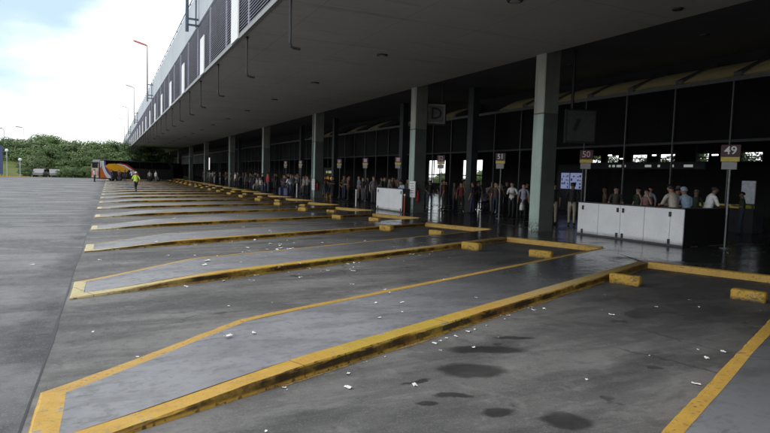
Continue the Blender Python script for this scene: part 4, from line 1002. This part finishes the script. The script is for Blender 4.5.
for k,(x,y,h) in enumerate(((-15.85,116.5,4.4),(-13.9,116.2,2.9))):
    t=thing('globe_lamp',['taller white globe lamp post before the lawn','shorter white globe lamp post right of the tall one'][k],'lamp',(x,y,0),0,'globe lamps at the far road edge')
    MB().tube([(0,0,0),(0,0,h-.2)],[.06,.045],8).build('pole',M['parapet'],t); MB().ball((0,0,h),.27).build('globe',M['white'],t,True)
for k,(x,y,h) in enumerate(((-16.3,135,9.4),(-19.6,135,9.0))):
    t=thing('mast_lamp',['grey mast lamp with angled head rising over the trees','grey mast lamp at the picture edge over the trees'][k],'lamp',(x,y,0),0,'mast lamps behind the trees')
    MB().tube([(.9,0,0),(.9,0,h-.5),(.6,0,h)],[.09,.06,.05],8).build('pole',M['parapet'],t)
    MB().loft([[(.6,-.12,h-.05),(.6,.12,h-.05),(.6,.1,h+.12),(.6,-.1,h+.12)],[(-.5,-.16,h+.02),(-.5,.16,h+.02),(-.5,.1,h+.2),(-.5,-.1,h+.2)]]).build('lamp_head',M['metal'],t)
def car(x,y,rz,label):
    t=thing('parked_car',label,'car',(x,y,0),rz,'cars at the far road edge'); b=MB()
    pr=[(-2.1,.35),(-2.15,.75),(-1.5,.92),(-.9,1.38),(.8,1.42),(1.4,.98),(2.0,.88),(2.1,.45),(2.,.3),(-2.,.3)]
    b.loft([[(px*s,yy,pz) for px,pz in pr] for yy,s in ((-.82,.97),(-.72,1),(.72,1),(.82,.97))]).build('body',M['gplate'],t)
    for s in (-1,1): MB().box((-1.0,s*.80-.03,.95),(1.0,s*.80+.03,1.3)).build('window',M['glass'],t)
    for xx in (-1.3,1.3):
        for s in (-1,1): MB().tube([(xx,s*.65,.32),(xx,s*.85,.32)],.32,14).build('wheel',M['black'],t)
car(-11.2,118.9,R(84),'grey car parked before the trees, left of two'); car(-9.0,119.0,R(97),'grey car parked before the trees, right of two')

# ------------------------------------------------------------------ litter
LIT=[(3.19,20.05),(3.84,21.64),(3.77,19.89),(2.9,16.82),(3.2,16.86),(4.11,16.08),(4.24,15.58),(4.83,16.14),(3.98,14.84),(3.84,14.26),(4.38,14.97),(4.18,14.39),(4.16,14.08),(3.47,14.87),(3.23,13.85),(3.09,13.19),(3.74,14.98),(3.48,13.5),(3.04,14.53),(3.21,14.73),(4.89,14.86),(5.1,14.9),(5.24,14.87),(4.86,14.11),(5.69,16.12),(5.67,14.92),(6.16,15.38),(7.23,18.75),(5.69,18.0),(1.84,12.59),(2.31,14.06),(3.18,11.53),(3.62,11.71),(3.86,11.72),(4.15,11.37),(4.66,11.4),(3.4,10.82),(4.82,16.82),(4.14,15.11),(2.29,8.78),(1.54,6.73),(4.42,9.16),(4.13,8.36),(3.99,7.65),(3.6,7.74),(3.27,6.91),(5.67,9.15),(2.69,4.82),(2.8,5.72),(2.06,4.99),(1.49,5.21),(3.95,5.67),(4.75,6.49),(4.06,9.8),(3.34,10.76),(4.65,11.19),(5.23,12.21),(7.12,13.15),(7.77,13.88),(6.99,6.37),(8.19,6.55),(9.26,6.73),(8.89,6.28),(5.78,4.67),(6.59,4.63),(6.36,4.35),(6.81,4.45),(5.43,3.81),(5.54,3.71),(4.44,4.32),(6.12,7.19),(6.23,7.03),(5.39,6.86),(9.71,5.77),(15.95,10.52),(-.2,7.86),(.26,6.65),(1.23,6.7),(1.53,6.73),(1.61,8.73),(1.72,11.99),(-1.45,13.68),(-.21,13.99),(1.08,16.13),(1.85,12.53)]
LIT += [(3.6,5.98),(3.85,6.12),(4.02,6.16),(4.3,6.3),(3.72,6.05),(2.2,5.35),(5.2,6.7),(4.45,6.36),(1.2,10.45),(1.9,10.8),(3.3,11.4),(4.9,12.1),(5.1,12.2),(2.6,11.2),(6.2,12.65),(3.9,17.1),(2.1,16.3),(6.,7.02)]
rnd=random.Random(4)
for k in range(26): LIT.append((rnd.uniform(-.4,9),rnd.uniform(12,34)))
pv=[]
for s in range(4):
    r=random.Random(s+40); mb=MB(); n=3; g=[]
    for j in range(n+1):
        for i in range(n+1):
            g.append(((i/n-.5)*.10*r.uniform(.8,1.1),(j/n-.5)*.065*r.uniform(.8,1.15),.003+r.uniform(0,.008)+(.012 if (i in (0,n) and r.random()<.4) else 0)))
    mb.add(g,[(j*(n+1)+i,j*(n+1)+i+1,(j+1)*(n+1)+i+1,(j+1)*(n+1)+i) for j in range(n) for i in range(n)]); pv.append(mb.mesh('paper_scrap',M['paper']))
def zone(x,y):
    if x<XJ: return .004,'on the road left of the bays','on the open road'
    if x>13.3: return ZT+.002,'on the platform before the long counter','platform'
    for i in range(0,NB):
        if near(i,x)-.02<=y<=far(i,x)+(.0 if x>1.5 else -.75*(1.5-x)/2): return ZT+.004,'island',i
        if far(i,x)<y<near(i+1,x): return .009,'bay',i+1
    return .009,'bay',1
NL=len(LIT)
for k in range(46):
    i_=rnd.choice([1,1,2,2,2,3]); x=rnd.uniform(.8,9.); LIT.append((x,near(i_,x)-abs(rnd.gauss(.08,.5)) if rnd.random()<.6 else near(i_,x)+rnd.uniform(.35,1.9)))
for k,(x,y) in enumerate(LIT):
    z,wh,i=zone(x,y)
    o=link('paper_scrap',pv[k%4]); o.location=(x,y,z); o.rotation_euler=(rnd.uniform(-.1,.1),rnd.uniform(-.1,.1),rnd.uniform(0,6.28)); s=rnd.choice([.35,.45,.6,.7,.95])*rnd.uniform(.8,1.15)*(1. if y<9 else 1.3); s=s if k<NL else s*.5; o.scale=(s,s*rnd.uniform(.7,1.1),s)
    w=ORD[i-1] if isinstance(i,int) and i>0 else 'nearest'
    lb='small white paper scrap lying '+(wh if not isinstance(i,int) else ('on the asphalt of the %s bay'%w if wh=='bay' else 'on the raised concrete of the %s island'%w))
    tag(o,lb,'litter','paper scraps '+(wh if not isinstance(i,int) else 'in the %s %s'%(w,wh)))

# ------------------------------------------------------------------ sky, sun, camera
GAP=(-.119,.969,.218)       # direction of the blue gap in the clouds
SUN_EL,SUN_AZ=R(60),R(283)      # azimuth clockwise from +Y
w=bpy.data.worlds.new('World'); S.world=w; w.use_nodes=True; nt=w.node_tree; N=nt.nodes; Lk=nt.links
bg=N['Background']; sky=N.new('ShaderNodeTexSky'); sky.sky_type='NISHITA'; sky.sun_disc=False; sky.sun_elevation=SUN_EL; sky.sun_rotation=SUN_AZ; sky.air_density=1.; sky.dust_density=1.2; sky.ozone_density=1.
tc=N.new('ShaderNodeTexCoord')
mp=N.new('ShaderNodeMapping'); mp.inputs['Scale'].default_value=(1,1,2.4); mp.inputs['Location'].default_value=(.35,.1,.0); Lk.new(tc.outputs['Generated'],mp.inputs['Vector'])
nz=N.new('ShaderNodeTexNoise'); nz.inputs['Scale'].default_value=2.1; nz.inputs['Detail'].default_value=7; nz.inputs['Roughness'].default_value=.52; nz.inputs['Distortion'].default_value=.25; Lk.new(mp.outputs[0],nz.inputs['Vector'])
mr=N.new('ShaderNodeMapRange'); mr.interpolation_type='SMOOTHSTEP'; mr.inputs['From Min'].default_value=.34; mr.inputs['From Max'].default_value=.52; Lk.new(nz.outputs['Fac'],mr.inputs['Value'])
nz2=N.new('ShaderNodeTexNoise'); nz2.inputs['Scale'].default_value=4.; nz2.inputs['Detail'].default_value=6; Lk.new(mp.outputs[0],nz2.inputs['Vector'])
mc=N.new('ShaderNodeMix'); mc.data_type='RGBA'; mc.inputs[6].default_value=(9.6,9.9,10.2,1); mc.inputs[7].default_value=(12.5,12.5,12.4,1); Lk.new(nz2.outputs['Fac'],mc.inputs[0])
gp=N.new('ShaderNodeVectorMath'); gp.operation='DOT_PRODUCT'; Lk.new(tc.outputs['Generated'],gp.inputs[0]); gp.inputs[1].default_value=GAP
gn=N.new('ShaderNodeMath'); gn.operation='MULTIPLY_ADD'; Lk.new(nz2.outputs['Fac'],gn.inputs[0]); gn.inputs[1].default_value=.05; Lk.new(gp.outputs['Value'],gn.inputs[2])
gm=N.new('ShaderNodeMapRange'); gm.interpolation_type='SMOOTHSTEP'; gm.inputs['From Min'].default_value=1.0125; gm.inputs['From Max'].default_value=1.031; gm.inputs['To Min'].default_value=1.; gm.inputs['To Max'].default_value=0.; Lk.new(gn.outputs[0],gm.inputs['Value'])
gx=N.new('ShaderNodeMath'); gx.operation='MULTIPLY'; Lk.new(mr.outputs[0],gx.inputs[0]); Lk.new(gm.outputs[0],gx.inputs[1])
sx=N.new('ShaderNodeSeparateXYZ'); Lk.new(tc.outputs['Generated'],sx.inputs[0])
el=N.new('ShaderNodeMapRange'); el.inputs['From Min'].default_value=.08; el.inputs['From Max'].default_value=.55; el.inputs['To Min'].default_value=1.75; el.inputs['To Max'].default_value=1.0; Lk.new(sx.outputs[2],el.inputs['Value'])
bl=N.new('ShaderNodeMix'); bl.data_type='RGBA'; bl.inputs[6].default_value=(6.4,8.5,9.9,1); Lk.new(gm.outputs[0],bl.inputs[0])
ce=N.new('ShaderNodeVectorMath'); ce.operation='SCALE'; Lk.new(mc.outputs[2],ce.inputs[0]); Lk.new(el.outputs[0],ce.inputs['Scale'])
mx=N.new('ShaderNodeMix'); mx.data_type='RGBA'; Lk.new(gx.outputs[0],mx.inputs[0]); 
br=N.new('ShaderNodeMix'); br.data_type='RGBA'; br.blend_type='ADD'; br.inputs[0].default_value=1.; br.inputs[7].default_value=(3.2,4.4,4.6,1); Lk.new(sky.outputs[0],br.inputs[6])
Lk.new(br.outputs[2],bl.inputs[7]); Lk.new(bl.outputs[2],mx.inputs[6]); Lk.new(ce.outputs[0],mx.inputs[7]); Lk.new(mx.outputs[2],bg.inputs['Color']); bg.inputs['Strength'].default_value=.10
sl=bpy.data.lights.new('sun','SUN'); sl.energy=1.0; sl.angle=R(18); sl.color=(1,.97,.92); so=bpy.data.objects.new('sun',sl); COL.objects.link(so)
d=Vector((math.sin(SUN_AZ)*math.cos(SUN_EL),math.cos(SUN_AZ)*math.cos(SUN_EL),math.sin(SUN_EL))); so.rotation_euler=d.to_track_quat('Z','Y').to_euler(); so.location=d*80

def camera_axes():
    f=575.; cx,cy=385.,216.5
    d=Vector(((110-cx)/f,(167.3-cy)/f,1.)).normalized(); p2=Vector(((870-cx)/f,(167.3+.030*760-cy)/f,1.))
    n=d.cross(p2).normalized()
    if n.y>0: n=-n
    x=d.cross(n); return x,d,n           # world axes written in camera axes (x right, y down, z forward)
ax,ay,az=camera_axes()
cam=bpy.data.cameras.new('camera'); co=bpy.data.objects.new('camera',cam); COL.objects.link(co)
rot=Matrix(((ax.x,-ax.y,-ax.z),(ay.x,-ay.y,-ay.z),(az.x,-az.y,-az.z)))
co.matrix_world=Matrix.Translation((0,0,2.05))@rot.to_4x4()
cam.sensor_width=36.; cam.lens=575./770*36; cam.clip_end=6000.; cam.clip_start=.05
S.camera=co
S.view_settings.view_transform='Standard'; S.view_settings.look='None'; S.view_settings.gamma=1.; S.view_settings.exposure=0.; S.view_settings.use_curve_mapping=False
S.render.engine='CYCLES'; S.cycles.use_denoising=True; S.cycles.max_bounces=6; S.cycles.diffuse_bounces=4; S.cycles.sample_clamp_indirect=4.
